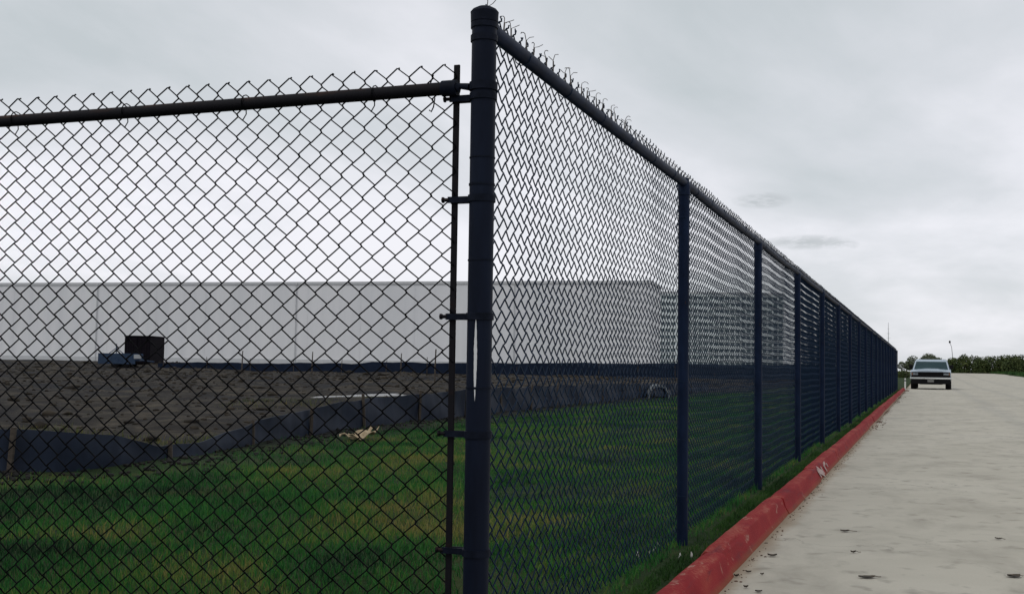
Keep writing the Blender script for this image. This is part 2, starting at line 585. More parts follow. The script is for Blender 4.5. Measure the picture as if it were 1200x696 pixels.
M['rag'] = simple_mat('torn tan cardboard', (.42, .33, .21), (.28, .21, .13), 14, .9, bmp=.3)
M['white_paint'] = simple_mat('worn white paint', (.46, .38, .34), (.30, .10, .09), 45, .7, lo=.45, hi=.62)
M['white_post'] = simple_mat('white post paint', (.68, .68, .64), (.5, .5, .47), 12, .6)
M['concrete'] = simple_mat('concrete', (.20, .22, .23), (.12, .13, .14), 5, .85, bmp=.3)
M['bark'] = simple_mat('bark', (.045, .036, .028), (.08, .065, .05), 6, .9, bmp=.6)
M['blue_box'] = simple_mat('blue cabinet paint', (.045, .11, .21), (.06, .13, .24), 3, .5)
M['leaf_bush'] = mat_leaf('bush leaves', [(0, (.02, .036, .012)), (.55, (.058, .082, .024)), (1, (.13, .15, .05))])
M['leaf_tree'] = mat_leaf('tree leaves', [(0, (.05, .065, .04)), (.55, (.10, .12, .07)), (1, (.17, .18, .11))])
M['puddle'] = None
m_, t_, b_ = new_mat('standing water', .03)
b_.inputs['Base Color'].default_value = (.05, .05, .045, 1)
b_.inputs['Specular IOR Level'].default_value = .8
nb = noise(t_, 7, 3, .5)
bump(t_, b_, nb, .04, .01)
M['puddle'] = m_


# ------------------------------------------------------------------ ground and road
def rise(x, y):
    d = np.hypot(x - CAM.x, y - CAM.y)
    return .75 * ss(80, 220, d) * ss(-40, -5, x) +   .75 * ss(80, 118, d) * (1 - ss(-40, -5, x))


def ground_z(x, y):
    x = np.asarray(x, float)
    y = np.asarray(y, float)
    z = .066 - .13 * ss(.20, .31, x) + .11 * ss(12.75, 13.1, x)
    z = z + rise(x, y)
    # churned earth beyond the silt fence
    k = ss(-6.8, -9.0, x) * (1 - ss(70, 110, y))
    z = z + k * (.10 * np.sin(x * .61 + 1.3 * np.sin(y * .23)) * np.cos(y * .47 + .6 * np.sin(x * .31)) + .05 * np.sin(x * 2.1 + y * .9) * np.sin(y * 1.7 - x * .6) + .06)
    # small lumps in the lawn
    k2 = (1 - ss(-7, -8, x)) * (1 - ss(-.25, .05, x))
    z = z + k2 * .018 * (np.sin(x * 2.3 + y * .7) * np.sin(y * 1.9 - x * 1.1) + .5 * np.sin(x * 5.1) * np.sin(y * 4.3))
    return z


def axis(segs):
    out = []
    for a, b, n in segs:
        out += list(np.linspace(a, b, n, endpoint=False))
    return np.array(out + [segs[-1][1]])


def build_ground():
    xs = axis([(-3000, -400, 10), (-400, -120, 14), (-120, -40, 60), (-40, -12, 70), (-12, -1, 90), (-1, .20, 10), (.20, .31, 4), (.31, 12.75, 12), (12.75, 13.1, 4), (13.1, 60, 16), (60, 400, 10), (400, 3000, 10)])
    ys = axis([(-400, -20, 8), (-20, -2, 10), (-2, 30, 190), (30, 70, 110), (70, 130, 60), (130, 330, 40), (330, 3500, 16)])
    X, Y = np.meshgrid(xs, ys, indexing='xy')
    Z = ground_z(X, Y)
    nx, ny = len(xs), len(ys)
    v = np.stack([X.ravel(), Y.ravel(), Z.ravel()], 1)
    i = (np.arange(ny - 1)[:, None] * nx + np.arange(nx - 1)[None]).ravel()
    f = np.stack([i, i + 1, i + nx + 1, i + nx], 1)
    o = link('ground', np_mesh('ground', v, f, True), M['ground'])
    tag(o, kind='structure')
    # road sheet
    xs = axis([(.30, 12.8, 24)])
    ys = axis([(-30, 40, 50), (40, 236, 60)])
    X, Y = np.meshgrid(xs, ys, indexing='xy')
    Z = rise(X, Y) + 0.0
    edge = (X > 12.7) * (.25 * np.sin(Y * .21) + .12 * np.sin(Y * .83))
    v = np.stack([(X + edge).ravel(), Y.ravel(), Z.ravel()], 1)
    nx, ny = len(xs), len(ys)
    i = (np.arange(ny - 1)[:, None] * nx + np.arange(nx - 1)[None]).ravel()
    f = np.stack([i, i + 1, i + nx + 1, i + nx], 1)
    o = link('road', np_mesh('road', v, f, True), M['road'])
    tag(o, kind='structure')


build_ground()

# ------------------------------------------------------------------ red kerb: one piece after another
FENCE_LEN = 19 * 3.05
kerb = empty('kerb', (0, 0, 0))
tag(kerb, kind='structure')


def kerb_mesh(L, seed):
    r = random.Random(seed)
    prof = [(.185, -.06), (.185, .095), (.192, .108), (.204, .115), (.245, .118), (.272, .1165), (.286, .109), (.293, .094), (.306, .055), (.324, .022), (.338, -.004), (.338, -.06)]
    n = 15
    vs_, fs_ = [], []
    for i in range(n):
        y = .006 + (L - .012) * i / (n - 1)
        e = .006 if i in (0, n - 1) else 0
        for j, (x, z) in enumerate(prof):
            jx, jz = (r.uniform(-.003, .003), r.uniform(-.003, .002)) if 1 < j < 10 else (0, 0)
            chip = r.random() < .06 and 4 < j < 8
            vs_.append((x + jx - (.008 if chip else 0), y, z + jz - e - (.008 if chip else 0)))
    m = len(prof)
    for i in range(n - 1):
        for j in range(m - 1):
            fs_.append((i * m + j, i * m + j + 1, (i + 1) * m + j + 1, (i + 1) * m + j))
    fs_.append(tuple(range(m)))
    fs_.append(tuple((n - 1) * m + j for j in range(m))[::-1])
    mb = MB().add(vs_, fs_)
    me = mb.mesh('kerb_stone', smooth=True)
    me.materials.append(M['kerb'])
    return me


km = [kerb_mesh(2.6, s) for s in range(4)]
y = -10.4 + 2.6 * 0
i = 0
while y < 60:
    o = link('kerb_stone', km[i % 4], None, kerb, (random.uniform(-.008, .008), y, random.uniform(-.006, .004) + .0))
    o.location.x += -.012 * ss(5, 20, y)
    o.rotation_euler = (random.uniform(-.0012, .0012), random.uniform(-.01, .01), random.uniform(-.0025, .0025))
    y += 2.6
    i += 1

# white stencil remains on the kerb face: N and a broken O
mb = MB()


def face_pt(y, s):   # s 0..1 up the sloping face
    return Vector((.3335 - .046 * s, y, .010 + .083 * s)) + Vector((.0035, 0, .002))


def stroke(a, b, w):
    (y0, s0), (y1, s1) = a, b
    d = Vector((y1 - y0, (s1 - s0) * .09)).normalized()
    n = Vector((-d.y, d.x)) * w / 2
    q = [(y0 + n.x, s0 + n.y / .09), (y1 + n.x, s1 + n.y / .09), (y1 - n.x, s1 - n.y / .09), (y0 - n.x, s0 - n.y / .09)]
    top = [face_pt(*p) for p in q]
    bot = [p - Vector((.004, 0, .002)) for p in top]
    mb.add(top + bot, [(0, 1, 2, 3), (7, 6, 5, 4), (0, 4, 5, 1), (1, 5, 6, 2), (2, 6, 7, 3), (3, 7, 4, 0)])


stroke((7.95, .12), (7.93, .95), .055)
stroke((7.98, .9), (8.26, .2), .07)
stroke((8.31, .15), (8.30, .92), .05)
stroke((8.62, .15), (8.60, .85), .055)
stroke((8.64, .88), (8.80, .97), .03)
stroke((8.90, .4), (8.90, .8), .045)
tag(mb.build('painted_letters', M['white_paint'], kerb), 'worn white stencilled letters on the red kerb face')


# ------------------------------------------------------------------ chain link
def chain_mesh(L, z0, z1, seed, p=.0375, hz=.0360, r=.0021, sides=4, warp=.006, round_=True, spike=.012, skew=0.0, bulge=.01, depth=.0048, jit=.0005):
    """woven wires in local (u, n, z): u along +x, n across"""
    g = np.random.default_rng(seed)
    W = int(L / p)
    K = int((z1 - z0) / hz) + 1
    k = np.arange(K)
    w = np.arange(W)
    par = (k[None] + w[:, None]) % 2
    zc = z1 - (K - 1 - k) * hz
    u0 = w[:, None] * p + par * p
    n0 = np.where(par == 1, 1, -1) * r * .9 * np.ones_like(u0)
    if round_:
        dz = .0040
        amp = depth
        leg = np.where((k[None] + w[:, None] * 0) % 2 == 0, 1, -1) * np.ones_like(u0)
        pts = np.zeros((W, K * 2, 3))
        ins = np.where(par == 1, -1, 1) * r * .5
        pts[:, 0::2, 0] = u0 + ins
        pts[:, 1::2, 0] = u0 + ins
        pts[:, 0::2, 1] = -leg * amp
        pts[:, 1::2, 1] = leg * amp
        pts[:, 0::2, 2] = zc - dz
        pts[:, 1::2, 2] = zc + dz
    else:
        pts = np.stack([u0, n0, np.repeat(zc[None], W, 0)], 2)
    if round_:
        pts[:, -1, 2] -= .006
    # the tail of every wire, bent and a bit different each time
    tail = pts[:, -1:, :].copy()
    tail[:, 0, 2] += spike * g.uniform(.5, 1.5, W)
    tail[:, 0, 0] += g.uniform(-1, 1, W) * spike * .5
    tail[:, 0, 1] += g.uniform(-1, 1, W) * spike * .4
    pts = np.concatenate([pts, tail], 1)
    # slack in the fabric
    u, z = pts[..., 0].copy(), pts[..., 2].copy()
    ph = g.uniform(0, 6.28, 8)
    pts[..., 0] += warp * (np.sin(u * 3.1 + ph[0] + z * 2.2) + .6 * np.sin(z * 7.3 + u * 1.7 + ph[1])) + skew * (z - z1)
    pts[..., 2] += warp * .8 * (np.sin(u * 4.3 + ph[2] - z * 1.3) + .5 * np.sin(u * 9.7 + z * 3 + ph[3])) * np.clip((z1 - z) * 3 + .3, 0, 1)
    pts[..., 1] += bulge * (np.sin(u * 2.1 + ph[4]) * np.sin(z * 2.7 + ph[5]) + .4 * np.sin(u * 6.3 + ph[6] + z * 2))
    pts += g.normal(0, jit, pts.shape)
    tn = np.gradient(pts, axis=1)
    tn /= np.linalg.norm(tn, axis=2, keepdims=True) + 1e-9
    a = np.stack([-tn[..., 2], np.zeros_like(u), tn[..., 0]], 2)
    a /= np.linalg.norm(a, axis=2, keepdims=True) + 1e-9
    b = np.cross(tn, a)
    rings = []
    for s in range(sides):
        th = 2 * math.pi * (s + .5) / sides
        rings.append(pts + r * (a * math.cos(th) + b * math.sin(th)))
    V = np.stack(rings, 2)                       # W, Kp, sides, 3
    Kp = V.shape[1]
    idx = np.arange(W * Kp * sides).reshape(W, Kp, sides)
    nxt = np.roll(idx, -1, 2)
    f = np.stack([idx[:, :-1], nxt[:, :-1], nxt[:, 1:], idx[:, 1:]], 4 - 1).reshape(-1, 4)
    return np_mesh('chain_link_mesh', V.reshape(-1, 3), f, True)


def pipe(r, z0, z1, cap, n=20):
    mb = MB()
    mb.lathe([(r, z0), (r, z1)], n=n)
    return mb


def dome(r, z, n=20):
    return MB().lathe([(r * 1.0, z - .032), (r * 1.08, z - .03), (r * 1.1, z - .006), (r * 1.12, z), (r * .95, z + .008), (r * .55, z + .016), (r * .05, z + .019)], n=n)


def collar(r, z, h, lip=.006, n=20):
    return MB().lathe([(r * .9, z), (r + lip, z + .001), (r + lip, z + h - .001), (r * .9, z + h)], n=n)


# ---- the long fence beside the kerb (local +y along it)
ZR, ZL = 1.9965, 1.8128
fr = empty('chain_link_fence', (0, 0, 0))
tag(fr, 'long dark blue chain link fence with bristling top running beside the red kerb', 'fence')
corner = MB().lathe([(.0365, -.25), (.0365, 2.03)], n=28).build('corner_post', M['corner_post'], fr, smooth=True)
tag(corner, 'thick dark corner post with a pale sliver and flared cap')
dome(.0375, 2.034, 28).build('post_cap', M['fitting'], corner, smooth=True)
for z_, h_, l_ in ((1.985, .018, .004), (1.945, .02, .004), (1.60, .006, .002), (1.52, .008, .0025), (1.30, .006, .002), (.93, .008, .002)):
    collar(.0362, z_, h_, l_, 28).build('brace_band', M['fitting'], corner, smooth=True)
# rail end fitting of the long rail
MB().tube([(0, .036, ZR), (0, .062, ZR)], .028, 14).build('rail_end', M['pipe_blue'], fr, smooth=True)
post_me = MB().lathe([(.0305, -.25), (.0305, ZR - .02)], n=16).mesh('post', smooth=True)
cap_me = MB().lathe([(.0315, -.05), (.034, -.048), (.034, .0), (.03, .012), (.026, .03), (.026, .044), (.004, .05)], n=14).mesh('post_cap', smooth=True)
tie_me = MB().tube([(.031 * math.cos(a) - .004 * (a > 5), .031 * math.sin(a), .004 * math.sin(a * .5)) for a in np.linspace(0, 6.6, 12)], .0019, 5).mesh('tie_wire', smooth=True)
rtie_me = MB().tube([(.027 * math.cos(a), .002 * a, .027 * math.sin(a)) for a in np.linspace(1.2, 8.2, 12)], .0019, 5).mesh('tie_wire', smooth=True)
for me in (post_me, cap_me):
    me.materials.append(M['pipe_blue'])
for me in (tie_me, rtie_me):
    me.materials.append(M['wire_blue'])
for k in range(1, 20):
    yk = 3.05 * k
    po = link('post', post_me, None, fr, (0, yk, 0))
    po.rotation_euler = (random.uniform(-.004, .004), random.uniform(-.004, .004), 0)
    if k == 1:
        po.rotation_euler = (0, 0, 0)
    link('post_cap', cap_me, None, po, (0, 0, ZR - .02))
    if k < 7:
        for z_ in (.3, .62, .95, 1.27, 1.6, 1.83):
            link('tie_wire', tie_me, None, po, (0, 0, z_ + random.uniform(-.03, .03)), random.uniform(0, .4))
rail_me = None
for k in range(19):
    y0, y1 = 3.05 * k + (.05 if k == 0 else .002), 3.05 * (k + 1) - .002
    n = 8
    pts = [(0, y0 + (y1 - y0) * i / n, ZR - .010 * math.sin(math.pi * i / n) * (.5 + .5 * ((k * 7) % 5) / 4)) for i in range(n + 1)]
    MB().tube(pts, .0235, 14).build('top_rail', M['pipe_blue'], fr, smooth=True)
    if k < 6:
        for j in range(6):
            link('tie_wire', rtie_me, None, fr, (-.003, y0 + .3 + j * .47, ZR + .0 - .004))
# woven fabric, bay by bay (fabric hangs on the field side of the posts)
BAY = 81 * .0375
fab0 = chain_mesh(3.05, .075, ZR + .080, 11, warp=.0085, bulge=.010, r=.0025, depth=.0032)
fab1 = chain_mesh(3.05, .075, ZR + .080, 12, warp=.005, bulge=.003, r=.0029, jit=.0003)
fab_lo = [chain_mesh(3.05, .075, ZR + .080, 20 + s, sides=3, warp=.004, bulge=.002, r=.0035, jit=.0002, depth=.0058) for s in range(3)]
for me in [fab0, fab1] + fab_lo:
    me.materials.append(M['wire_blue'])
for k in range(19):
    me = fab0 if k == 0 else fab1 if k in (1, 2) else fab_lo[k % 3]
    o = link('chain_link_mesh', me, None, fr, (-.034, 3.05 * k + (.035 if k == 0 else 0), 0), math.pi / 2)
    if k == 0:
        o.scale.x = (3.05 - .035) / (81 * .0375)
    else:
        o.scale.x = 3.05 / (81 * .0375)
    tag(o, kind='stuff')
# bristling wire tails along the top: curled near the corner, straighter further on
for k in range(19):
    mb = MB()
    rr = random.Random(50 + k)
    step = .0375 * 2
    nk = int(3.05 / step)
    curl = k == 0
    for i in range(nk):
        y0 = 3.05 * k + .03 + i * step + rr.uniform(-.006, .006)
        if (k > 7 and i % 2) or (k == 0 and (i == 0 or i % 3 == 2)):
            continue
        zt = ZR + .075
        c = curl and i < 26
        hgt = rr.uniform(.018, .04) if c else rr.uniform(.006, .014)
        sgn = rr.choice((-1, 1))
        lean = rr.uniform(-.25, .25)
        path = [Vector((-.034, y0, zt - .03)), Vector((-.034 + lean * .02, y0 + rr.uniform(-.006, .006), zt + hgt * .5)), Vector((-.034 + lean * .04, y0 + lean * .02, zt + hgt))]
        if c:
            rad = rr.uniform(.006, .013)
            cen = path[-1] + Vector((sgn * rad, 0, 0))
            for q in range(1, 6):
                a = math.pi - q * rr.uniform(.4, .62)
                path.append(cen + Vector((sgn * math.cos(a) * rad, rr.uniform(-.004, .004) + q * .001, math.sin(a) * rad)))
        mb.tube(path, .0014, 4, caps=False)
        if c:       # its partner, twisted the other way
            sgn = -sgn
            path = [p_ + Vector((.001, .004, 0)) for p_ in path[:2]] + [path[2] + Vector((sgn * .012, .012, -.006)), path[2] + Vector((sgn * .026, .016, rr.uniform(-.012, .012)))]
            mb.tube(path, .0014, 4, caps=False)
    if not curl:    # knuckles: a thin selvedge wire runs along the tips
        mb.tube([(-.034 + rr.uniform(-.002, .002), 3.05 * k + 3.05 * i / 20, ZR + .083 + rr.uniform(-.002, .002)) for i in range(21)], .0017, 4)
    else:
        mb.tube([(-.034 + rr.uniform(-.002, .002), 1.75 + 1.3 * i / 12, ZR + .083 + rr.uniform(-.002, .002)) for i in range(13)], .0017, 4)
    o = mb.build('wire_tails', M['wire_end'], fr)
    tag(o, kind='stuff')

# ---- the side fence leaving the corner (local -x)
fl = empty('chain_link_fence', (-.09, 0, 0))
tag(fl, 'black chain link fence with rusty top rail and tension bar bolted to the corner post', 'fence')
MB().box((-.0095, .010, .10), (.0095, .017, 1.888)).build('tension_bar', M['rust_rail'], fl, bevel=.0015, seg=1)
for z_ in (1.783, 1.483, 1.140, .800, .465, .16):
    mb = collar(.0368, z_ - .011, .022, .004, 24)
    mb.v = [(x_ + .09, y_, z__) for x_, y_, z__ in mb.v]
    mb.box((-.016, -.004, z_ - .009), (.058, .002, z_ + .009))
    mb.box((-.016, .020, z_ - .009), (.058, .026, z_ + .009))
    bd = mb.build('tension_band', M['fitting'], fl, smooth=True)
    MB().tube([(-.012, -.012, z_), (-.012, .032, z_)], .0055, 8).add(*([], [])).lathe([(.009, -.004), (.009, .004)], (-.0, 0, 0), 6).build('bolt', M['rust_rail'], bd) if False else \
        MB().tube([(-.030, -.001, z_), (-.012, -.001, z_)], .0055, 8).tube([(-.034, -.001, z_), (-.029, -.001, z_)], .0095, 6).build('bolt', M['rust_rail'], bd)
# rail end cup and brace band
mb = collar(.0368, ZL - .013, .026, .005, 24)
mb.v = [(x_ + .09, y_, z__) for x_, y_, z__ in mb.v]
mb.tube([(.05, -.012, ZL), (.022, -.012, ZL + .004), (.012, -.012, ZL)], [.011, .009, .018], 12)
mb.tube([(.012, -.012, ZL), (-.035, -.012, ZL)], .0235, 14)
mb.build('rail_end_cup', M['fitting'], fl, smooth=True)
MB().tube([(-.03 - 2.95 * i / 12, -.012, ZL - .006 * math.sin(math.pi * i / 12)) for i in range(13)], .0195, 16).build('top_rail', M['rust_rail'], fl, smooth=True)
fab2 = chain_mesh(2.95, .07, ZL + .078, 31, p=.0378, hz=.0357, warp=.0035, bulge=.008, r=.0024, spike=.003)
fab2.materials.append(M['wire_black'])
o = link('chain_link_mesh', fab2, None, fl, (0.003, .013, 0), math.pi)
tag(o, kind='stuff')
po = link('post', post_me.copy(), None, fl, (-2.98, -.012, -.2))
link('post_cap', cap_me, None, po, (0, 0, ZR - .02))
for j in range(6):
    a0 = -.25 - j * .45
    MB().tube([(a0 - .002 * a, -.012 + .0235 * math.cos(a), ZL + .0235 * math.sin(a)) for a in np.linspace(.4, 7.2, 12)] + [(a0 - .02, .016, ZL - .03), (a0 - .03, .012, ZL - .05)], .0019, 5).build('tie_wire', M['wire_black'], fl, smooth=True)
# a snapped wire end hanging by the bar
MB().tube([(-.075, .012, ZL + .05), (-.085, .008, ZL + .018), (-.07, -.0, ZL + .0)], .0021, 5).tube([(-.07, .014, ZL - .02), (-.068, .0, ZL - .05), (-.075, .0, ZL - .064), (-.083, .004, ZL - .058)], .0021, 5).build('loose_wire', M['wire_black'], fl, smooth=True)


# ------------------------------------------------------------------ grass
def silt_x(y):
    sx, sy = zip(*SILT[3:])
    return np.interp(y, sy, sx)


def blades(n, X, Y, h0, h1, w, seed, zfun, lean=.6, clump=1.0):
    g = np.random.default_rng(seed)
    H = g.uniform(h0, h1, n) * g.choice([1, 1, 1, 1.6], n)
    A = g.uniform(0, 2 * math.pi, n)
    H = H * (1 + 1.1 * np.clip(np.sin(X * 3.1 + 2 * np.sin(Y * 1.7)) * np.sin(Y * 2.9 + 1.5 * np.sin(X * 2.3)) - .45, 0, 1) * clump)
    L = g.uniform(.1, lean, n) * H
    B = g.uniform(0, 2 * math.pi, n)
    Wd = w * g.uniform(.6, 1.4, n)
    Z = zfun(X, Y) - .004
    ca, sa = np.cos(A), np.sin(A)
    v = np.zeros((n, 5, 3))
    for i, (sx_, t) in enumerate(((-1, 0), (1, 0), (-.7, .5), (.7, .5), (0, 1))):
        off = L * t * t
        v[:, i, 0] = X + sx_ * Wd * ca + off * np.cos(B)
        v[:, i, 1] = Y + sx_ * Wd * sa + off * np.sin(B)
        v[:, i, 2] = Z + H * t * (1 - .25 * t * (L / H))
    base = np.arange(n)[:, None] * 5
    f = np.concatenate([base + np.array([0, 1, 3]), base + np.array([0, 3, 2]), base + np.array([2, 3, 4])])
    tint = np.repeat(g.uniform(0, 1, n), 5)
    return np_mesh('grass', v.reshape(-1, 3), f, False, tint)


def build_grass():
    n = 420000
    g = np.random.default_rng(3)
    y = -1.0 + 42 * g.uniform(0, 1, n) ** 2.1
    x = g.uniform(-7.0, .02, n)
    keep = (x > silt_x(y) - .05)
    # turf thins out close to the silt fence and in worn patches
    d = x - silt_x(y)
    worn = np.sin(x * 1.3 + 2.1 * np.sin(y * .6)) * np.sin(y * .9 + 1.2 * np.sin(x * .8 + 1))
    keep &= (g.uniform(0, 1, n) < np.clip(d * .8 - .25, .05, 1)) & (g.uniform(0, 1, n) < np.where(worn > .62, .35, 1))
    x, y = x[keep], y[keep]
    dist = np.hypot(x - CAM.x, y - CAM.y)
    me = blades(len(x), x, y, .022, .05, .0026, 4, ground_z)
    o = link('grass', me, M['grass'])
    tag(o, 'dark green turf with yellowed patches behind the chain link fences', 'grass', kind='stuff')
    n = 30000
    y = 3.6 + 26 * g.uniform(0, 1, n) ** 1.8
    x = silt_x(y) - .15 - 5.0 * g.uniform(0, 1, n) ** 1.4
    wk = np.sin(x * 1.1 + 1.7 * np.sin(y * .5)) * np.sin(y * .7 + x * .5 + 1)
    keep = wk > .15 + .5 * g.uniform(0, 1, n) - .35 * (y < 9)
    x, y = x[keep], y[keep]
    me = blades(len(x), x, y, .03, .09, .0035, 8, ground_z, .9)
    o = link('weeds', me, M['weeds'])
    tag(o, 'straggling yellow green weeds on the earth past the silt fence', 'weeds', kind='stuff')
    # the strip between the long fence and the kerb
    n = 42000
    y = .1 + 58 * g.uniform(0, 1, n) ** 1.9
    x = g.uniform(.05, .205, n)
    dens = .5 + .5 * np.sin(y * 1.1 + 2 * np.sin(y * .37)) + .25 * np.sin(y * 3.3)
    keep = (x < .175 + .035 * np.sin(y * 2.7) * np.sin(y * .9)) & (g.uniform(0, 1, n) < np.clip(dens + .35, .25, 1))
    x, y = x[keep], y[keep]
    me = blades(len(x), x, y, .012, .036, .0028, 5, lambda a, b: np.full_like(a, .064), .8)
    o = link('grass_strip', me, M['verge'])
    tag(o, 'narrow strip of bright green grass between long fence and red kerb', 'grass', kind='stuff')
    # far verge right of the road
    n = 9000
    y = g.uniform(120, 240, n)
    x = 13.2 + 30 * g.uniform(0, 1, n) ** 1.5
    me = blades(n, x, y, .15, .4, .06, 6, ground_z, .8)
    o = link('verge_grass', me, M['verge'])
    tag(o, 'green verge grass beside the road in front of the hedge bushes', 'grass', kind='stuff')


build_grass()


# ------------------------------------------------------------------ bare earth: clods
def ico(sub=1):
    bm = bmesh.new()
    bmesh.ops.create_icosphere(bm, subdivisions=sub, radius=1)
    bm.verts.ensure_lookup_table()
    v = np.array([q.co[:] for q in bm.verts])
    f = np.array([[q.index for q in p_.verts] for p_ in bm.faces])
    bm.free()
    return v, f


def build_clods():
    g = np.random.default_rng(9)
    V0, F0 = ico(1)
    n = 9000
    y = 3.5 + 85 * g.uniform(0, 1, n) ** 1.3
    x = -7.2 - 60 * g.uniform(0, 1, n) ** 1.25
    d = np.hypot(x - CAM.x, y - CAM.y)
    s = g.uniform(.012, .05, n) * np.where(g.uniform(0, 1, n) < .06, 2.4, 1) * (.7 + d / 45)
    sc = np.stack([s * g.uniform(.7, 1.5, n), s * g.uniform(.7, 1.5, n), s * g.uniform(.3, .6, n)], 1)
    v = V0[None] * sc[:, None] * (1 + g.normal(0, .24, (n, len(V0), 1)))
    v[..., 0] += x[:, None]
    v[..., 1] += y[:, None]
    v[..., 2] += (ground_z(x, y) + s * .15)[:, None]
    f = (np.arange(n)[:, None, None] * len(V0) + F0[None]).reshape(-1, 3)
    o = link('earth_clods', np_mesh('earth_clods', v.reshape(-1, 3), f, False), M['clod'])
    tag(o, 'churned brown earth clods past the dark silt fence', 'earth', kind='stuff')
    # dark lumps along the near foot of the silt fence
    n = 900
    y = 3.8 + 30 * g.uniform(0, 1, n) ** 1.4
    x = silt_x(y) + g.normal(.35, .28, n)
    s = g.uniform(.01, .035, n)
    v = V0[None] * (s[:, None] * np.array([[1.2, 1, .7]]))[:, None] * (1 + g.normal(0, .16, (n, len(V0), 1)))
    v[..., 0] += x[:, None]
    v[..., 1] += y[:, None]
    v[..., 2] += (ground_z(x, y) + s * .2)[:, None]
    f = (np.arange(n)[:, None, None] * len(V0) + F0[None]).reshape(-1, 3)
    o = link('mud_clods', np_mesh('mud_clods', v.reshape(-1, 3), f, False), M['mud'])
    tag(o, 'dark mud lumps along the near foot of the silt fence', 'mud', kind='stuff')


build_clods()


# ------------------------------------------------------------------ silt fences
def silt_fence(name, pts, heights, mat, step, label, stake_gap, stake_h, thick=.012, belly=.06, seed=1):
    r = random.Random(seed)
    # resample
    P = [Vector((*p_, 0)) for p_ in pts]
    cum = [0]
    for a, b in zip(P, P[1:]):
        cum.append(cum[-1] + (b - a).length)
    n = int(cum[-1] / step)
    th = empty(name, (P[0].x, P[0].y, float(ground_z(P[0].x, P[0].y))))
    org = th.location.copy()
    tag(th, label, 'silt fence')
    px_, py_ = [p_.x for p_ in P], [p_.y for p_ in P]
    rows = 6
    S = np.linspace(0, cum[-1], n + 1)
    X, Y = np.interp(S, cum, px_), np.interp(S, cum, py_)
    H = np.interp(S, cum, heights)
    tx, ty = np.gradient(X), np.gradient(Y)
    ln = np.hypot(tx, ty)
    nx_, ny_ = -ty / ln, tx / ln
    Z = ground_z(X, Y)
    front, back = [], []
    for i in range(n + 1):
        sag = .045 * math.sin((S[i] % stake_gap) / stake_gap * math.pi) * H[i]
        wob = .02 * math.sin(S[i] * 2.3 + seed) + .012 * math.sin(S[i] * 6.1)
        for j in range(rows):
            t = j / (rows - 1)
            o_ = .008 * math.sin(S[i] * 11 + 3 * t + 2 * math.sin(S[i] * 1.3)) * t * H[i] * 2 + belly * math.sin(t * 3.0 + S[i] * .6) * math.sin(S[i] * 1.9 + j * .3) * H[i] + wob * t
            z = Z[i] - .03 + (H[i] + .03 - sag) * t
            front.append((X[i] + nx_[i] * (o_ + thick / 2) - org.x, Y[i] + ny_[i] * (o_ + thick / 2) - org.y, z - org.z))
            back.append((X[i] + nx_[i] * (o_ - thick / 2) - org.x, Y[i] + ny_[i] * (o_ - thick / 2) - org.y, z - org.z))
    m = len(front)
    fs_ = []
    for i in range(n):
        for j in range(rows - 1):
            a, b, c, d = i * rows + j, (i + 1) * rows + j, (i + 1) * rows + j + 1, i * rows + j + 1
            fs_ += [(a, b, c, d), (d + m, c + m, b + m, a + m)]
        t1, t2 = i * rows + rows - 1, (i + 1) * rows + rows - 1
        fs_.append((t1, t2, t2 + m, t1 + m))
    MB().add(front + back, fs_).build('fabric', mat, th, smooth=True)
    s = .4
    sm = MB().box((-.02, -.02, -.15), (.02, .02, 1)).mesh('stake', bevel=.004, seg=1)
    sm.materials.append(M['stake'])
    while s < cum[-1]:
        x, y_ = np.interp(s, cum, px_), np.interp(s, cum, py_)
        h = np.interp(s, cum, heights)
        o = link('stake', sm, None, th, (x + .03 - org.x, y_ - .02 - org.y, float(ground_z(x, y_)) - org.z))
        o.scale = (1, 1, h + stake_h * r.uniform(.3, 1.3))
        o.rotation_euler = (r.uniform(-.07, .07), r.uniform(-.07, .07), r.uniform(0, 1))
        s += stake_gap * r.uniform(.9, 1.1)
    return th


SH = [.36, .36, .36, .35, .34, .28, .12, .13, .25, .34, .40, .45, .49, .50, .49, .42, .38]
silt_fence('silt_fence', SILT, SH, M['silt'], .12, 'low dark blue silt fence sagging at its bend at the edge of the turf', 2.1, .06)
fp = [at(x_, 430, d_) for x_, d_ in ((185, 92), (330, 91), (540, 92), (700, 94), (800, 95), (1000, 97))]
silt_fence('silt_fence', [(q.x, q.y) for q in fp], [max(.4, at(x_, y_, d_).z - float(ground_z(at(x_, y_, d_).x, at(x_, y_, d_).y))) for x_, y_, d_ in ((185, 426, 92), (330, 426, 91), (540, 425, 92), (700, 425, 94), (800, 425, 95), (1000, 428, 97))], M['silt_far'], .8, 'distant dark silt fence in front of the white warehouse', 3.4, .35, .03, .04, 5)

# taller bare stakes standing in the earth
for px, pyt, d in ((284, 411, 84), (366, 412, 85), (510, 409, 47), (470, 414, 86)):
    top = at(px, pyt, d)
    g = float(ground_z(top.x, top.y))
    h = top.z - g
    mb = MB().tube([(0, 0, -.2), (.01, .0, h * .5), (.03, .01, h)], [.05 if d > 60 else .035, .045 if d > 60 else .032, .035 if d > 60 else .028], 7)
    o = mb.build('survey_stake', M['stake'], None, (top.x, top.y, g))
    tag(o, 'tall stake alone in the bare earth beyond the near silt fence' if d < 60 else 'thin dark stake by the distant silt fence', 'stake', None if d < 60 else 'stakes by the far silt fence')

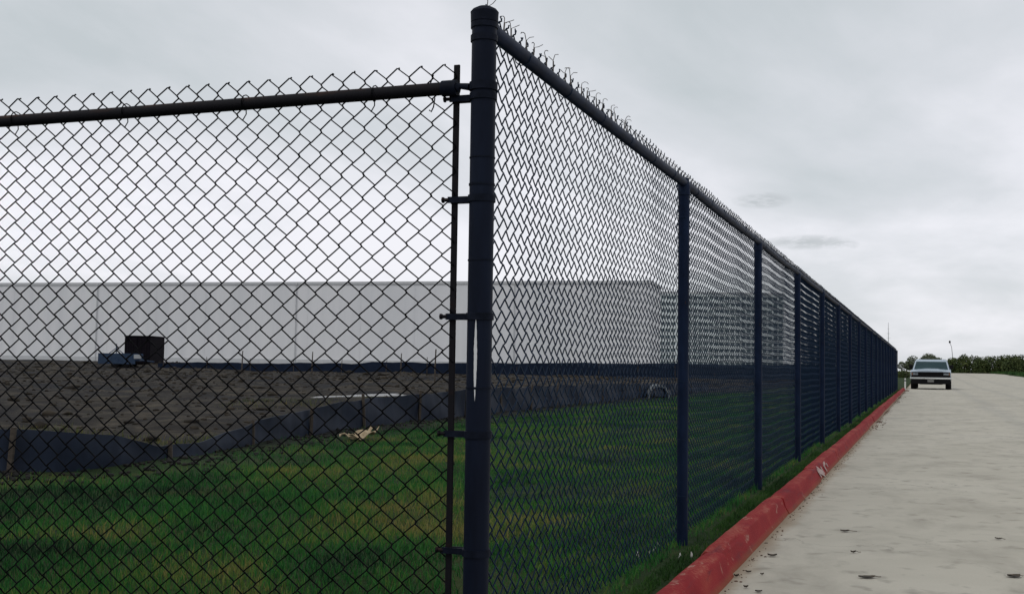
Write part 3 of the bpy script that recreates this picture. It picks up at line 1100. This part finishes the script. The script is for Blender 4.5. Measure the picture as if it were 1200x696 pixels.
# standing water just past the near silt fence
pc = at(430, 466, 31)
r = random.Random(4)
pts = []
for k in range(28):
    a = 2 * math.pi * k / 28
    rr_ = 1 + .25 * math.sin(a * 3 + 1) + .12 * math.sin(a * 7)
    pts.append((pc.x + .6 * rr_ * math.cos(a), pc.y + 2.3 * rr_ * math.sin(a)))
zt = max(float(ground_z(x_, y_)) for x_, y_ in pts) + .02
mb = MB().add([(x_, y_, zt) for x_, y_ in pts], [tuple(range(28))])
tag(mb.build('puddle', M['puddle']), kind='structure')


# ------------------------------------------------------------------ warehouse and far office block
def facade_frame(A, B):
    A, B = Vector((*A, 0)), Vector((*B, 0))
    d = (B - A)
    return A, d.length, math.atan2(d.y, d.x)


def warehouse():
    A, L, rz = facade_frame((-215, 119.2), (-30.2, 137.0))
    zb = float(ground_z(-60, 134)) - .3
    th = empty('warehouse', (A.x, A.y, zb), rz)
    tag(th, 'long blank white warehouse with flat roof beyond the earth field', 'building')
    H = 11.6 - zb
    MB().box((0, 0, 0), (L, 11, H - .35)).build('wall', M['clad'], th)
    MB().box((-.12, -.12, H - .35), (L + .12, 11.1, H)).build('roof_edge', M['trim'], th)
    MB().box((-.02, -.06, 0), (L + .02, -.003, .9)).build('plinth', M['trim'], th)
    # seams between tilt-up panels
    rib = MB().box((-.045, -.03, .95), (.045, -.002, H - .4)).mesh('wall_seam')
    rib.materials.append(M['clad'])
    for k in range(1, int(L / 7.4)):
        link('wall_seam', rib, None, th, (k * 7.4, 0, 0))
    dp = MB().tube([(0, -.12, .2), (0, -.12, H - .4)], .07, 8).box((-.14, -.22, H - .42), (.14, -.13, H - .12)).mesh('downpipe')
    dp.materials.append(M['trim'])
    for k in range(1, 7):
        link('downpipe', dp, None, th, (k * 29.6 - 9.0, 0, 0))
    return th


warehouse()


def office():
    A, L, rz = facade_frame((-136, 583.3), (-66, 607.8))
    zb = -1.0
    th = empty('office_block', (A.x, A.y, zb), rz)
    tag(th, 'distant pale multi storey block with rows of small dark windows behind the fence', 'building')
    H = 41.0
    MB().box((0, .35, 0), (L, 26, H - 1.0)).build('wall', M['clad2'], th)
    MB().box((-.3, -.1, H - 1.0), (L + .3, 26.3, H)).build('roof_edge', M['trim'], th)
    nrow, ncol = 11, 27
    ph = (H - 4.2) / nrow
    pw = L / ncol
    # spandrels and piers stand proud so that the windows are recessed
    sp = MB().box((0, 0, 0), (L, .345, ph * .5)).mesh('spandrel')
    sp.materials.append(M['clad2'])
    wn = MB().box((-pw * .33, .22, 0), (pw * .33, .342, ph * .5 - .02)).mesh('window')
    wn.materials.append(M['dark_glass'])
    for i in range(nrow):
        z = 3.6 + i * ph
        link('spandrel', sp, None, th, (0, 0, z + ph * .5))
        for j in range(ncol):
            link('window', wn, None, th, ((j + .5) * pw, 0, z + .01))
    base = MB().box((0, 0, 0), (L, .345, 3.6))
    base.build('base_course', M['trim'], th)


office()

# ------------------------------------------------------------------ site things in the distance
# dark storage container, end on
q0, q1 = at(146, 394, 100), at(176, 394, 100)
zb = float(ground_z(q0.x, q0.y))
th = empty('storage_container', (q0.x, q0.y, zb), math.atan2(q1.y - q0.y, q1.x - q0.x))
tag(th, 'dark square storage container standing end on before the white warehouse', 'container')
Wc, Hc = (q1 - q0).length, q0.z - zb
MB().box((0, .06, .12), (Wc, 4.2, Hc)).build('body', M['container'], th, bevel=.03, seg=1)
for k in range(2):
    d = MB().box((.06 + k * Wc / 2, .0, .2), (Wc / 2 - .03 + k * (Wc / 2 - .03), .055, Hc - .1)).build('door', M['container'], th, bevel=.01, seg=1)
    for j in range(2):
        MB().tube([(.3 + k * Wc / 2 + j * .45, -.03, .25), (.3 + k * Wc / 2 + j * .45, -.03, Hc - .2)], .02, 6).build('lock_rod', M['rust_rail'], d)
for xx in (0.0, Wc):
    for yy in (.1, 4.15):
        MB().box((xx - .09, yy - .09, 0), (xx + .09, yy + .09, .118)).build('corner_casting', M['container'], th)
MB().box((-.05, -.02, Hc + .003), (Wc + .05, 4.25, Hc + .07)).build('roof', M['container'], th)

# blue trailer
q0, q1 = at(119, 424, 92), at(163, 424, 92)
zb = float(ground_z((q0.x + q1.x) / 2, (q0.y + q1.y) / 2))
th = empty('utility_trailer', (q0.x, q0.y, zb), math.atan2(q1.y - q0.y, q1.x - q0.x))
tag(th, 'faded blue utility trailer with raised frame beside the dark container', 'trailer')
L = (q1 - q0).length
zt = at(140, 414, 92).z - zb
MB().box((0, 0, .55), (L, 1.9, .68)).build('deck', M['trailer'], th, bevel=.02, seg=1)
MB().box((-.28, 0, .30), (L * .9, -.05, zt)).build('side_panel', M['trailer'], th, bevel=.01, seg=1)
MB().box((-.28, 1.85, .66 + .025), (L * .9, 1.9, zt)).build('side_panel', M['trailer'], th, bevel=.01, seg=1)
for k in range(5):
    MB().box((.1 + k * .65, -.05, .56), (.16 + k * .65, -.003, zt + .02)).build('side_stake', M['trailer'], th)
mid = L * .38
MB().tube([(mid - .55, .03, zt), (mid, .03, zt + .42), (mid + .55, .03, zt)], .035, 6).tube([(mid, .03, zt + .012), (mid, .03, zt + .75)], .05, 8).build('raised_frame', M['trailer'], th)
MB().box((L * .86, -.08, .72), (L * 1.02, .35, 1.05)).build('tool_box', M['steel'], th, bevel=.02, seg=1)
for k in (-.42, .42):
    for yy in (.0, 1.7):
        w_ = MB().lathe([(.2, 0), (.31, .01), (.33, .05), (.33, .15), (.31, .19), (.2, .2)], (0, 0, 0), 14, 'x')
        w_.v = [(z_ * 1.0 + L * .5 + k, x_ + yy, y_ + .33) for (x_, y_, z_) in w_.v]
        w_.build('wheel', M['rubber'], th, smooth=True)
MB().tube([(L, .95, .6), (L + .9, .95, .5)], .05, 8).build('drawbar', M['trailer'], th)

# pale concrete culvert pipe by the far end of the near silt fence
q = at(765, 466, 36.0)
zb = float(ground_z(q.x, q.y))
th = empty('culvert_pipe', (q.x + .2, q.y, zb), YAW)
tag(th, 'short pale concrete culvert pipe lying by the turf edge behind the first bay', 'pipe')
prof = [(.27, 0), (.27, 1.2)]
vs_, fs_ = [], []
nn = 20
for (rr_, yy) in ((.36, 0), (.36, 1.2), (.29, 1.2), (.29, 0)):
    for k in range(nn):
        a = 2 * math.pi * k / nn
        vs_.append((rr_ * math.cos(a), yy, .06 + rr_ * math.sin(a)))
for i in range(4):
    for k in range(nn):
        fs_.append((i * nn + k, i * nn + (k + 1) % nn, ((i + 1) % 4) * nn + (k + 1) % nn, ((i + 1) % 4) * nn + k))
MB().add(vs_, fs_).build('pipe_wall', M['concrete'], th, smooth=True)

# torn cardboard in the grass
g = np.random.default_rng(2)
q = Vector((-5.3, 9.77, 0))
zb = float(ground_z(q.x, q.y))
bm = bmesh.new()
bmesh.ops.create_grid(bm, x_segments=9, y_segments=7, size=.5)
for v in bm.verts:
    a, b = v.co.x, v.co.y
    v.co.x = a * .42 + .03 * math.sin(b * 9) + random.uniform(-.014, .014)
    v.co.y = b * .36 + random.uniform(-.015, .015)
    v.co.z = .03 + .17 * max(0, a + .02 + .2 * math.sin(b * 4)) ** 1.1 + .035 * math.sin(a * 11 + b * 5) + random.uniform(0, .012)
dele = [f for f in bm.faces if (f.calc_center_median().x < -.08 and abs(f.calc_center_median().y) > .07) or (f.calc_center_median().x > .14 and f.calc_center_median().y > .1)]
bmesh.ops.delete(bm, geom=dele, context='FACES')
ret = bmesh.ops.solidify(bm, geom=bm.faces[:], thickness=.006)
me = bpy.data.meshes.new('cardboard_scrap')
bm.to_mesh(me)
bm.free()
o = link('cardboard_scrap', me, M['rag'], None, (q.x, q.y, zb + .02), .3)
tag(o, 'torn crumpled tan cardboard scrap lying in the turf near the silt fence', 'scrap')

# ------------------------------------------------------------------ pickup truck, front towards the camera (-y)
tk = empty('pickup_truck', (1.62, 66.2, 0), -.02)
tag(tk, 'pale blue grey pickup truck parked by the kerb facing down the road', 'truck')
HW = 1.06


def arch(cy, r, z0, n=9):
    return [(cy + r * math.cos(a), z0 + r * math.sin(a)) for a in np.linspace(math.pi, 0, n)]


lo = .48
poly = [(.05, lo)] + arch(.95, .47, lo) + arch(4.3, .47, lo) + [(5.35, lo + .04), (5.4, 1.08), (2.4, 1.10), (1.55, 1.10), (.25, 1.03), (.06, .92)]
poly = [(a, b) for a, b in poly]
MB().prism(poly, -HW, HW).build('body', M['truck'], tk, bevel=.035, seg=2, smooth=True)
# hood with a raised centre
vs_, fs_ = [], []
ny_, nx_ = 8, 13
for i in range(ny_):
    t = i / (ny_ - 1)
    yy = .08 + 1.5 * t
    for j in range(nx_):
        s = -1 + 2 * j / (nx_ - 1)
        z = 1.045 + .11 * (t ** .6) - .07 * abs(s) ** 3.2 + .018 * (abs(s) < .45)
        vs_.append((s * (HW - .06), yy, z))
for i in range(ny_ - 1):
    for j in range(nx_ - 1):
        a = i * nx_ + j
        fs_.append((a, a + 1, a + nx_ + 1, a + nx_))
nb_ = len(vs_)
vs_ += [(x, y, .93) for x, y, z in vs_]
for i in range(ny_ - 1):
    for j in (0, nx_ - 1):
        a = i * nx_ + j
        fs_.append((a, a + nx_, a + nx_ + nb_, a + nb_))
for j in range(nx_ - 1):
    for i in (0, ny_ - 1):
        a = i * nx_ + j
        fs_.append((a, a + 1, a + 1 + nb_, a + nb_))
MB().add(vs_, fs_).build('hood', M['truck'], tk, smooth=True)
# cab as a tapered shell
def loft(sections, name, mat, parent, bevel=.03):
    vs_, fs_ = [], []
    for (hw, y0, y1, z) in sections:
        vs_ += [(-hw, y0, z), (hw, y0, z), (hw, y1, z), (-hw, y1, z)]
    for i in range(len(sections) - 1):
        for k in range(4):
            a, b = i * 4 + k, i * 4 + (k + 1) % 4
            fs_.append((a, b, b + 4, a + 4))
    fs_.append((3, 2, 1, 0))
    n = (len(sections) - 1) * 4
    fs_.append((n, n + 1, n + 2, n + 3))
    return MB().add(vs_, fs_).build(name, mat, parent, bevel=bevel, seg=2, smooth=True)


cab = loft([(HW - .05, 1.48, 3.2, 1.06), (HW - .20, 2.05, 3.05, 1.60), (HW - .26, 2.22, 2.95, 1.69)], 'cab', M['truck'], tk, .04)
# windscreen and side glass sit a little proud of the shell
def quad_panel(name, pts4, off, mat, parent):
    p_ = [Vector(q_) for q_ in pts4]
    nrm = (p_[1] - p_[0]).cross(p_[3] - p_[0]).normalized()
    a = [q_ + nrm * off for q_ in p_]
    b = [q_ - nrm * .02 for q_ in p_]
    return MB().add(a + b, [(0, 1, 2, 3), (7, 6, 5, 4), (0, 4, 5, 1), (1, 5, 6, 2), (2, 6, 7, 3), (3, 7, 4, 0)]).build(name, mat, parent)


ws = quad_panel('windscreen', [(-HW + .15, 1.545, 1.115), (HW - .15, 1.545, 1.115), (HW - .26, 2.0, 1.555), (-HW + .26, 2.0, 1.555)], .012, M['glass'], tk)
for s in (-1, 1):
    MB().tube([(s * .1 - .1, 1.56, 1.145), (s * .1 + .5, 1.58, 1.17)], .010, 5).build('wiper', M['black_plastic'], ws)
    x0, x1 = s * (HW - .062), s * (HW - .19)
    pts = [(x0, 1.75, 1.14), (x0, 2.95, 1.14), (x1, 2.9, 1.55), (x1, 2.12, 1.55)]
    quad_panel('side_window', pts if s < 0 else pts[::-1], .012, M['glass'], tk)
    # mirror
    mr = MB().box((s * (HW + .03) - .10, 1.72, 1.16), (s * (HW + .03) + .10, 1.80, 1.38)).build('side_mirror', M['black_plastic'], tk, bevel=.02)
    MB().tube([(s * (HW - .08), 1.78, 1.13), (s * (HW - .0), 1.77, 1.18)], .02, 6).build('mirror_arm', M['black_plastic'], mr)
    # headlight, marker
    hl = MB().box((s * .82 - .14, -.015, .80), (s * .82 + .14, .07, .90)).build('headlight', M['lamp_glass'], tk, bevel=.02)
    MB().box((s * .98 - .035 * (1 if s > 0 else 1), -.02, .79), (s * .98 + .035, .06, .93)).build('marker_light', M['amber'], tk, bevel=.01)
    for cy in (.95, 4.3):
        wl = empty('wheel', (s * (HW - .14), cy, .36))
        wl.parent = tk
        w_ = MB().lathe([(.2, -.15), (.33, -.155), (.36, -.12), (.365, 0), (.36, .12), (.33, .155), (.2, .15)], (0, 0, 0), 24, 'x')
        w_.build('tyre', M['rubber'], wl, smooth=True)
        MB().lathe([(.02, -.11), (.12, -.115), (.19, -.10), (.205, -.12), (.205, .12), (.19, .10), (.12, .115), (.02, .11)], (0, 0, 0), 20, 'x').build('rim', M['steel'], wl, smooth=True)
# grille
gr = MB().box((-.66, -.005, .70), (.66, .06, .975)).build('grille', M['black_plastic'], tk, bevel=.015)
for k in range(3):
    MB().box((-.62, -.022, .80 + k * .06), (.62, -.008, .812 + k * .06)).build('grille_bar', M['black_plastic'], gr)
MB().box((-1.03, -.012, .665), (1.03, .05, .795)).build('grille_surround', M['black_plastic'], tk)
MB().box((-1.03, -.008, .905), (1.03, .05, .965)).build('front_trim', M['black_plastic'], tk, bevel=.008)
# bumper, plate, valance
vs_, fs_ = [], []
for j in range(15):
    s = -1 + 2 * j / 14
    yb = -.17 + .14 * abs(s) ** 3
    for (dy, z) in ((.10, .575), (.02, .57), (0, .585), (0, .645), (.02, .665), (.10, .66)):
        vs_.append((s * (HW + .035), yb + dy, z))
for j in range(14):
    for k in range(6):
        a, b = j * 6 + k, j * 6 + (k + 1) % 6
        fs_.append((a, b, b + 6, a + 6))
fs_ += [tuple(range(6)), tuple(14 * 6 + k for k in range(6))[::-1]]
bp = MB().add(vs_, fs_).build('front_bumper', M['chrome'], tk, smooth=True)
MB().box((-.17, -.20, .40), (.17, -.185, .545)).build('licence_plate', M['plate'], bp, bevel=.006, seg=1)
MB().box((-1.04, -.10, .30), (1.04, .10, .568)).build('valance', M['black_plastic'], tk, bevel=.03)
MB().box((-.85, .3, .32), (.85, 5.1, .475)).build('chassis', M['black_plastic'], tk)
MB().box((-.62, .75, .27), (.62, 1.15, .34)).build('axle', M['black_plastic'], tk, bevel=.03)
for s in (-1, 1):
    MB().box((s * (HW - .06) - .05, 3.35, 1.09), (s * (HW - .06) + .05, 5.36, 1.16)).build('bed_rail', M['truck'], tk, bevel=.02)
MB().box((-HW + .02, 5.36, .6), (HW - .02, 5.41, 1.13)).build('tailgate', M['truck'], tk, bevel=.015)
mp_ = MB().box((-HW + .3, 3.24, 1.12), (HW - .3, 3.30, 1.56)).build('headache_rack', M['black_plastic'], tk, bevel=.01)


# ------------------------------------------------------------------ bushes and trees
def crown_mesh(blobs, n, size, seed, skirt=False):
    """leaf sprays spread through several lumps"""
    g = np.random.default_rng(seed)
    wts = np.array([b[3] * b[4] * b[5] for b in blobs]) ** .7
    wts /= wts.sum()
    pick = g.choice(len(blobs), n, p=wts)
    B = np.array(blobs)[pick]
    d = g.normal(0, 1, (n, 3))
    d /= np.linalg.norm(d, axis=1, keepdims=True)
    rad = g.uniform(.25, 1.05, n) ** .45
    c = B[:, :3] + d * B[:, 3:6] * rad[:, None]
    low = (g.uniform(0, 1, n) < .22) & skirt
    c[:, 2] = np.where(low, g.uniform(.05, .9, n), np.maximum(c[:, 2], .05 + g.uniform(0, .3, n)))
    a = g.normal(0, 1, (n, 3))
    a /= np.linalg.norm(a, axis=1, keepdims=True)
    b = np.cross(a, g.normal(0, 1, (n, 3)))
    b /= np.linalg.norm(b, axis=1, keepdims=True)
    s = size * g.uniform(.5, 1.4, n)[:, None]
    v = np.stack([c - a * s, c + b * s * .5, c + a * s, c - b * s * .45], 1).reshape(-1, 3)
    f = np.arange(n * 4).reshape(n, 4)
    clump = .5 + .5 * np.sin(c[:, 0] * 2.1 + 1.3 * np.sin(c[:, 2] * 2.7)) * np.sin(c[:, 1] * 1.9 + c[:, 2] * 1.6)
    tint = np.clip(.55 * clump + .45 * g.uniform(0, 1, n), 0, 1)
    return np_mesh('crown', v, f, False, np.repeat(tint, 4))


def plant(name, loc, W, D, H, n, size, mat, label, cat, seed, group=None, trunk=None, lumps=9):
    g = random.Random(seed)
    th = empty(name, loc)
    tag(th, label, cat, group)
    base = trunk or 0
    blobs = []
    for k in range(lumps):
        x = g.uniform(-.42, .42) * W
        y = g.uniform(-.35, .35) * D
        hh = (H - base) * (1 - .9 * (abs(x) / W) ** 1.3) * g.uniform(.82, 1.0)
        rz_ = hh * .5
        blobs.append((x, y, base + hh - rz_, W * g.uniform(.16, .26), D * g.uniform(.2, .3), rz_))
    link('crown', crown_mesh(blobs, n, size, seed, trunk is None), mat, th)
    mb = MB()
    if trunk:
        mb.tube([(0, 0, -.3), (.05, 0, H * .25), (-.05, .05, H * .55), (0, 0, H * .85)], [H * .04, H * .032, H * .02, H * .006], 9)
        for k in range(7):
            a = g.uniform(0, 6.28)
            z = H * g.uniform(.25, .6)
            mb.tube([(0, 0, z), (math.cos(a) * W * .15, math.sin(a) * D * .15, z + H * .12), (math.cos(a) * W * .3, math.sin(a) * D * .3, z + H * .22)], [H * .016, H * .01, H * .003], 6)
    else:
        for k in range(9):
            x = g.uniform(-.35, .35) * W
            y = g.uniform(-.3, .3) * D
            mb.tube([(x, y, -.2), (x + g.uniform(-.2, .2), y, H * .35), (x + g.uniform(-.5, .5), y + g.uniform(-.3, .3), H * .7)], [.07, .05, .015], 6)
    mb.build('trunk', M['bark'], th, smooth=True)
    return th


def on_ground(px, d, py=436):
    q_ = at(px, py, d)
    return (q_.x, q_.y, float(ground_z(q_.x, q_.y)) - .12)


plant('hedge_bush', on_ground(1132, 224), 7.4, 5, 4.1, 8000, .2, M['leaf_bush'], 'rounded dark green bush nearest the parked truck along the hedge', 'bush', 1)
plant('hedge_bush', on_ground(1173, 221), 9.0, 5, 4.2, 8600, .2, M['leaf_bush'], 'broad dark green bush second along the hedge past the truck', 'bush', 2)
plant('hedge_bush', on_ground(1213, 216), 11, 6, 4.7, 9000, .2, M['leaf_bush'], 'tallest dark green bush at the hedge end above the road verge', 'bush', 3)
plant('hedge_bush', on_ground(1265, 216), 10, 6, 3.9, 4000, .2, M['leaf_bush'], 'outermost dark green bush of the hedge beyond the road verge', 'bush', 4)
plant('broadleaf_tree', on_ground(1083, 300), 8.5, 7, 5.4, 4200, .22, M['leaf_tree'], 'pale grey green tree standing behind the truck cab', 'tree', 5, trunk=1.1, lumps=10)
plant('broadleaf_tree', on_ground(1062, 330), 6, 5, 3.4, 2600, .24, M['leaf_tree'], 'low pale tree between the fence end and the truck', 'tree', 6, trunk=.6, lumps=8)
plant('low_bush', on_ground(1061, 125), 1.9, 1.6, 1.0, 900, .10, M['leaf_bush'], 'low dark bush on the ground just past the fence end', 'bush', 7)

# street lamp leaning over the hedge, and a thin mast behind the fence
hb, tp = at(1117, 430, 232), at(1113, 401, 232)
g = float(ground_z(hb.x, hb.y))
th = empty('street_lamp', (hb.x, hb.y, g))
tag(th, 'thin leaning street lamp with small dark head rising behind the hedge', 'street lamp')
dx, dy, dz = tp.x - hb.x, tp.y - hb.y, tp.z - g
MB().tube([(0, 0, -.2), (dx * .15, dy * .15, dz * .55), (dx * .45, dy * .45, dz * .85), (dx, dy, dz)], [.075, .06, .05, .04], 8).build('pole', M['steel'], th, smooth=True)
MB().lathe([(.05, -.30), (.16, -.22), (.19, 0), (.14, .16), (.05, .22)], (dx, dy, dz + .1), 12).build('lamp_head', M['black_plastic'], th, smooth=True)
tp = at(1041, 378, 150)
g = float(ground_z(tp.x, tp.y))
th = empty('radio_mast', (tp.x, tp.y, g))
tag(th, 'thin pale mast rising above the far end of the long fence', 'mast')
h = tp.z - g
MB().tube([(0, 0, -.2), (0, 0, h * .6), (0, 0, h)], [.06, .045, .02], 8).build('pole', M['steel'], th, smooth=True)
for k in range(3):
    MB().tube([(-.25 + .06 * k, 0, h * (.7 + .09 * k)), (.25 - .06 * k, 0, h * (.7 + .09 * k))], .015, 5).build('cross_arm', M['steel'], th)
# small white marker post by the kerb end
th = empty('marker_post', (.32, 62.4, float(ground_z(.1, 62.4))))
tag(th, 'short white marker post past the end of the kerb', 'post')
MB().lathe([(.04, -.15), (.04, .5), (.03, .54), (.004, .56)], n=10).build('shaft', M['white_post'], th, smooth=True)
MB().lathe([(.041, 0), (.0425, .003), (.0425, .06), (.041, .063)], (0, 0, .40), 10).build('band', M['black_plastic'], th, smooth=True)


# ------------------------------------------------------------------ leaves, litter, gutter debris
def leaf(loc, L, W, rz, curl, stem, mat, label, name, group=None, seed=0):
    g = random.Random(seed)
    vs_, fs_ = [], []
    n = 8
    for i in range(n + 1):
        t = i / n
        w = W * math.sin(math.pi * min(1, t * .96 + .02)) ** .8 * .5 * (1 + g.uniform(-.12, .12))
        z = .004 + curl * (2 * t - 1) ** 2
        x = (t - .5) * L
        for s in (-1, 0, 1):
            vs_.append((x, s * w, z + abs(s) * curl * .8 + g.uniform(0, .0015)))
    for i in range(n):
        for j in range(2):
            a = i * 3 + j
            fs_.append((a, a + 3, a + 4, a + 1))
    m = len(vs_)
    vs_ += [(x, y, z - .0022) for x, y, z in vs_]
    fs_ += [tuple(k + m for k in f[::-1]) for f in fs_]
    mb = MB().add(vs_, fs_)
    if stem:
        mb.tube([(L * .48, 0, .005 + curl), (L * .48 + stem * .6, stem * .12, .004), (L * .48 + stem, stem * .05, .0045)], .0016, 5)
    o = mb.build(name, mat, None, loc, rz)
    tag(o, label, 'leaf', group)
    return o


LV = [  # px, py, length, width, stem, wording
    (990, 623, .055, .030, .05, 'dark dead leaf with a long stalk on the concrete beside the kerb letters'),
    (905, 652, .050, .026, .0, 'dark dead leaf on the stained concrete close to the red kerb'),
    (1000, 648, .032, .018, .03, 'tiny curled dead leaf on the concrete, in line with the stalked leaf'),
    (1016, 677, .085, .034, .03, 'long ragged dead leaf on the open concrete'),
    (1170, 632, .040, .022, .02, 'small dark leaf alone far out on the concrete'),
    (1188, 676, .070, .042, .02, 'broad black dead leaf far out on the concrete'),
    (889, 694, .032, .020, .0, None), (877, 671, .030, .014, .0, None), (863, 676, .026, .014, .0, None), (893, 674, .018, .012, .0, None), (874, 689, .022, .018, .0, None)]
for k, (px, py, L, W, st, lab) in enumerate(LV):
    d = Fv + Rv * ((px - 600) / FPX) + Uv * ((348 - py) / FPX)
    q = CAM + d * (-CAM.z / d.z)
    leaf((q.x, q.y, .002), L, W * 1.5, YAW + random.uniform(-.5, .4), random.uniform(.003, .008), st, M['leaf_dry'],
         lab or 'little dry leaf crumb lying in the gutter against the red kerb', 'dead_leaf', None if lab else 'leaf crumbs in the gutter', k)

# pale litter caught at the foot of the fence
for k, (x, y_, L, W, rz) in enumerate(((-.12, 2.55, .035, .018, .3), (-.10, 2.70, .050, .014, 1.1), (-.10, 2.80, .06, .016, .6), (-.10, 2.93, .055, .012, 2.3), (.075, 2.60, .035, .022, .4), (.125, 2.66, .03, .02, 1.4))):
    vs_, fs_ = [], []
    for i in range(6):
        t = i / 5
        for s in (-1, 1):
            vs_.append(((t - .5) * L, s * W * .5 * (1 + .2 * math.sin(t * 9 + k)), .05 + .018 * math.sin(t * 5 + k) + .008 * s))
    for i in range(5):
        a = i * 2
        fs_.append((a, a + 2, a + 3, a + 1))
    m = len(vs_)
    vs_ += [(x_, y__, z_ - .002) for x_, y__, z_ in vs_]
    fs_ += [tuple(q_ + m for q_ in f[::-1]) for f in fs_]
    o = MB().add(vs_, fs_).build('paper_scrap', M['litter'], None, (x, y_, .03), rz)
    o.scale = (.45, .45, .7)
    o.location.z += .012
    if k < 4:
        tag(o, 'tiny white paper scrap caught in grass inside the foot of the second post', 'litter', 'paper scraps inside the fence')
    else:
        tag(o, 'tiny white paper scrap on the grass strip at the second post', 'litter', 'paper scraps at the post')


def gutter():
    g = np.random.default_rng(21)
    V0, F0 = ico(1)
    n = 1700
    y = 1.5 + 61 * g.uniform(0, 1, n) ** .8
    heap = np.clip(np.sin(y * .55) * np.sin(y * .21 + 1) + .1, 0, 1) * ss(10, 25, y)
    x = .345 + np.abs(g.normal(0, .03, n)) * (1 + 3.5 * heap)
    s = g.uniform(.002, .007, n) * (1 + 3.0 * heap * g.uniform(0, 1, n))
    v = V0[None] * (s[:, None] * np.stack([g.uniform(.7, 1.5, n), g.uniform(.7, 1.5, n), g.uniform(.4, .8, n)], 1))[:, None] * (1 + g.normal(0, .18, (n, len(V0), 1)))
    v[..., 0] += x[:, None]
    v[..., 1] += y[:, None]
    v[..., 2] += (s * .25)[:, None]
    f = (np.arange(n)[:, None, None] * len(V0) + F0[None]).reshape(-1, 3)
    o = link('gutter_debris', np_mesh('gutter_debris', v.reshape(-1, 3), f, False), simple_mat('gutter grit', (.05, .035, .022), (.15, .075, .045), 9, .9))
    tag(o, 'brown grit and dry debris washed along the foot of the red kerb', 'debris', kind='stuff')


gutter()
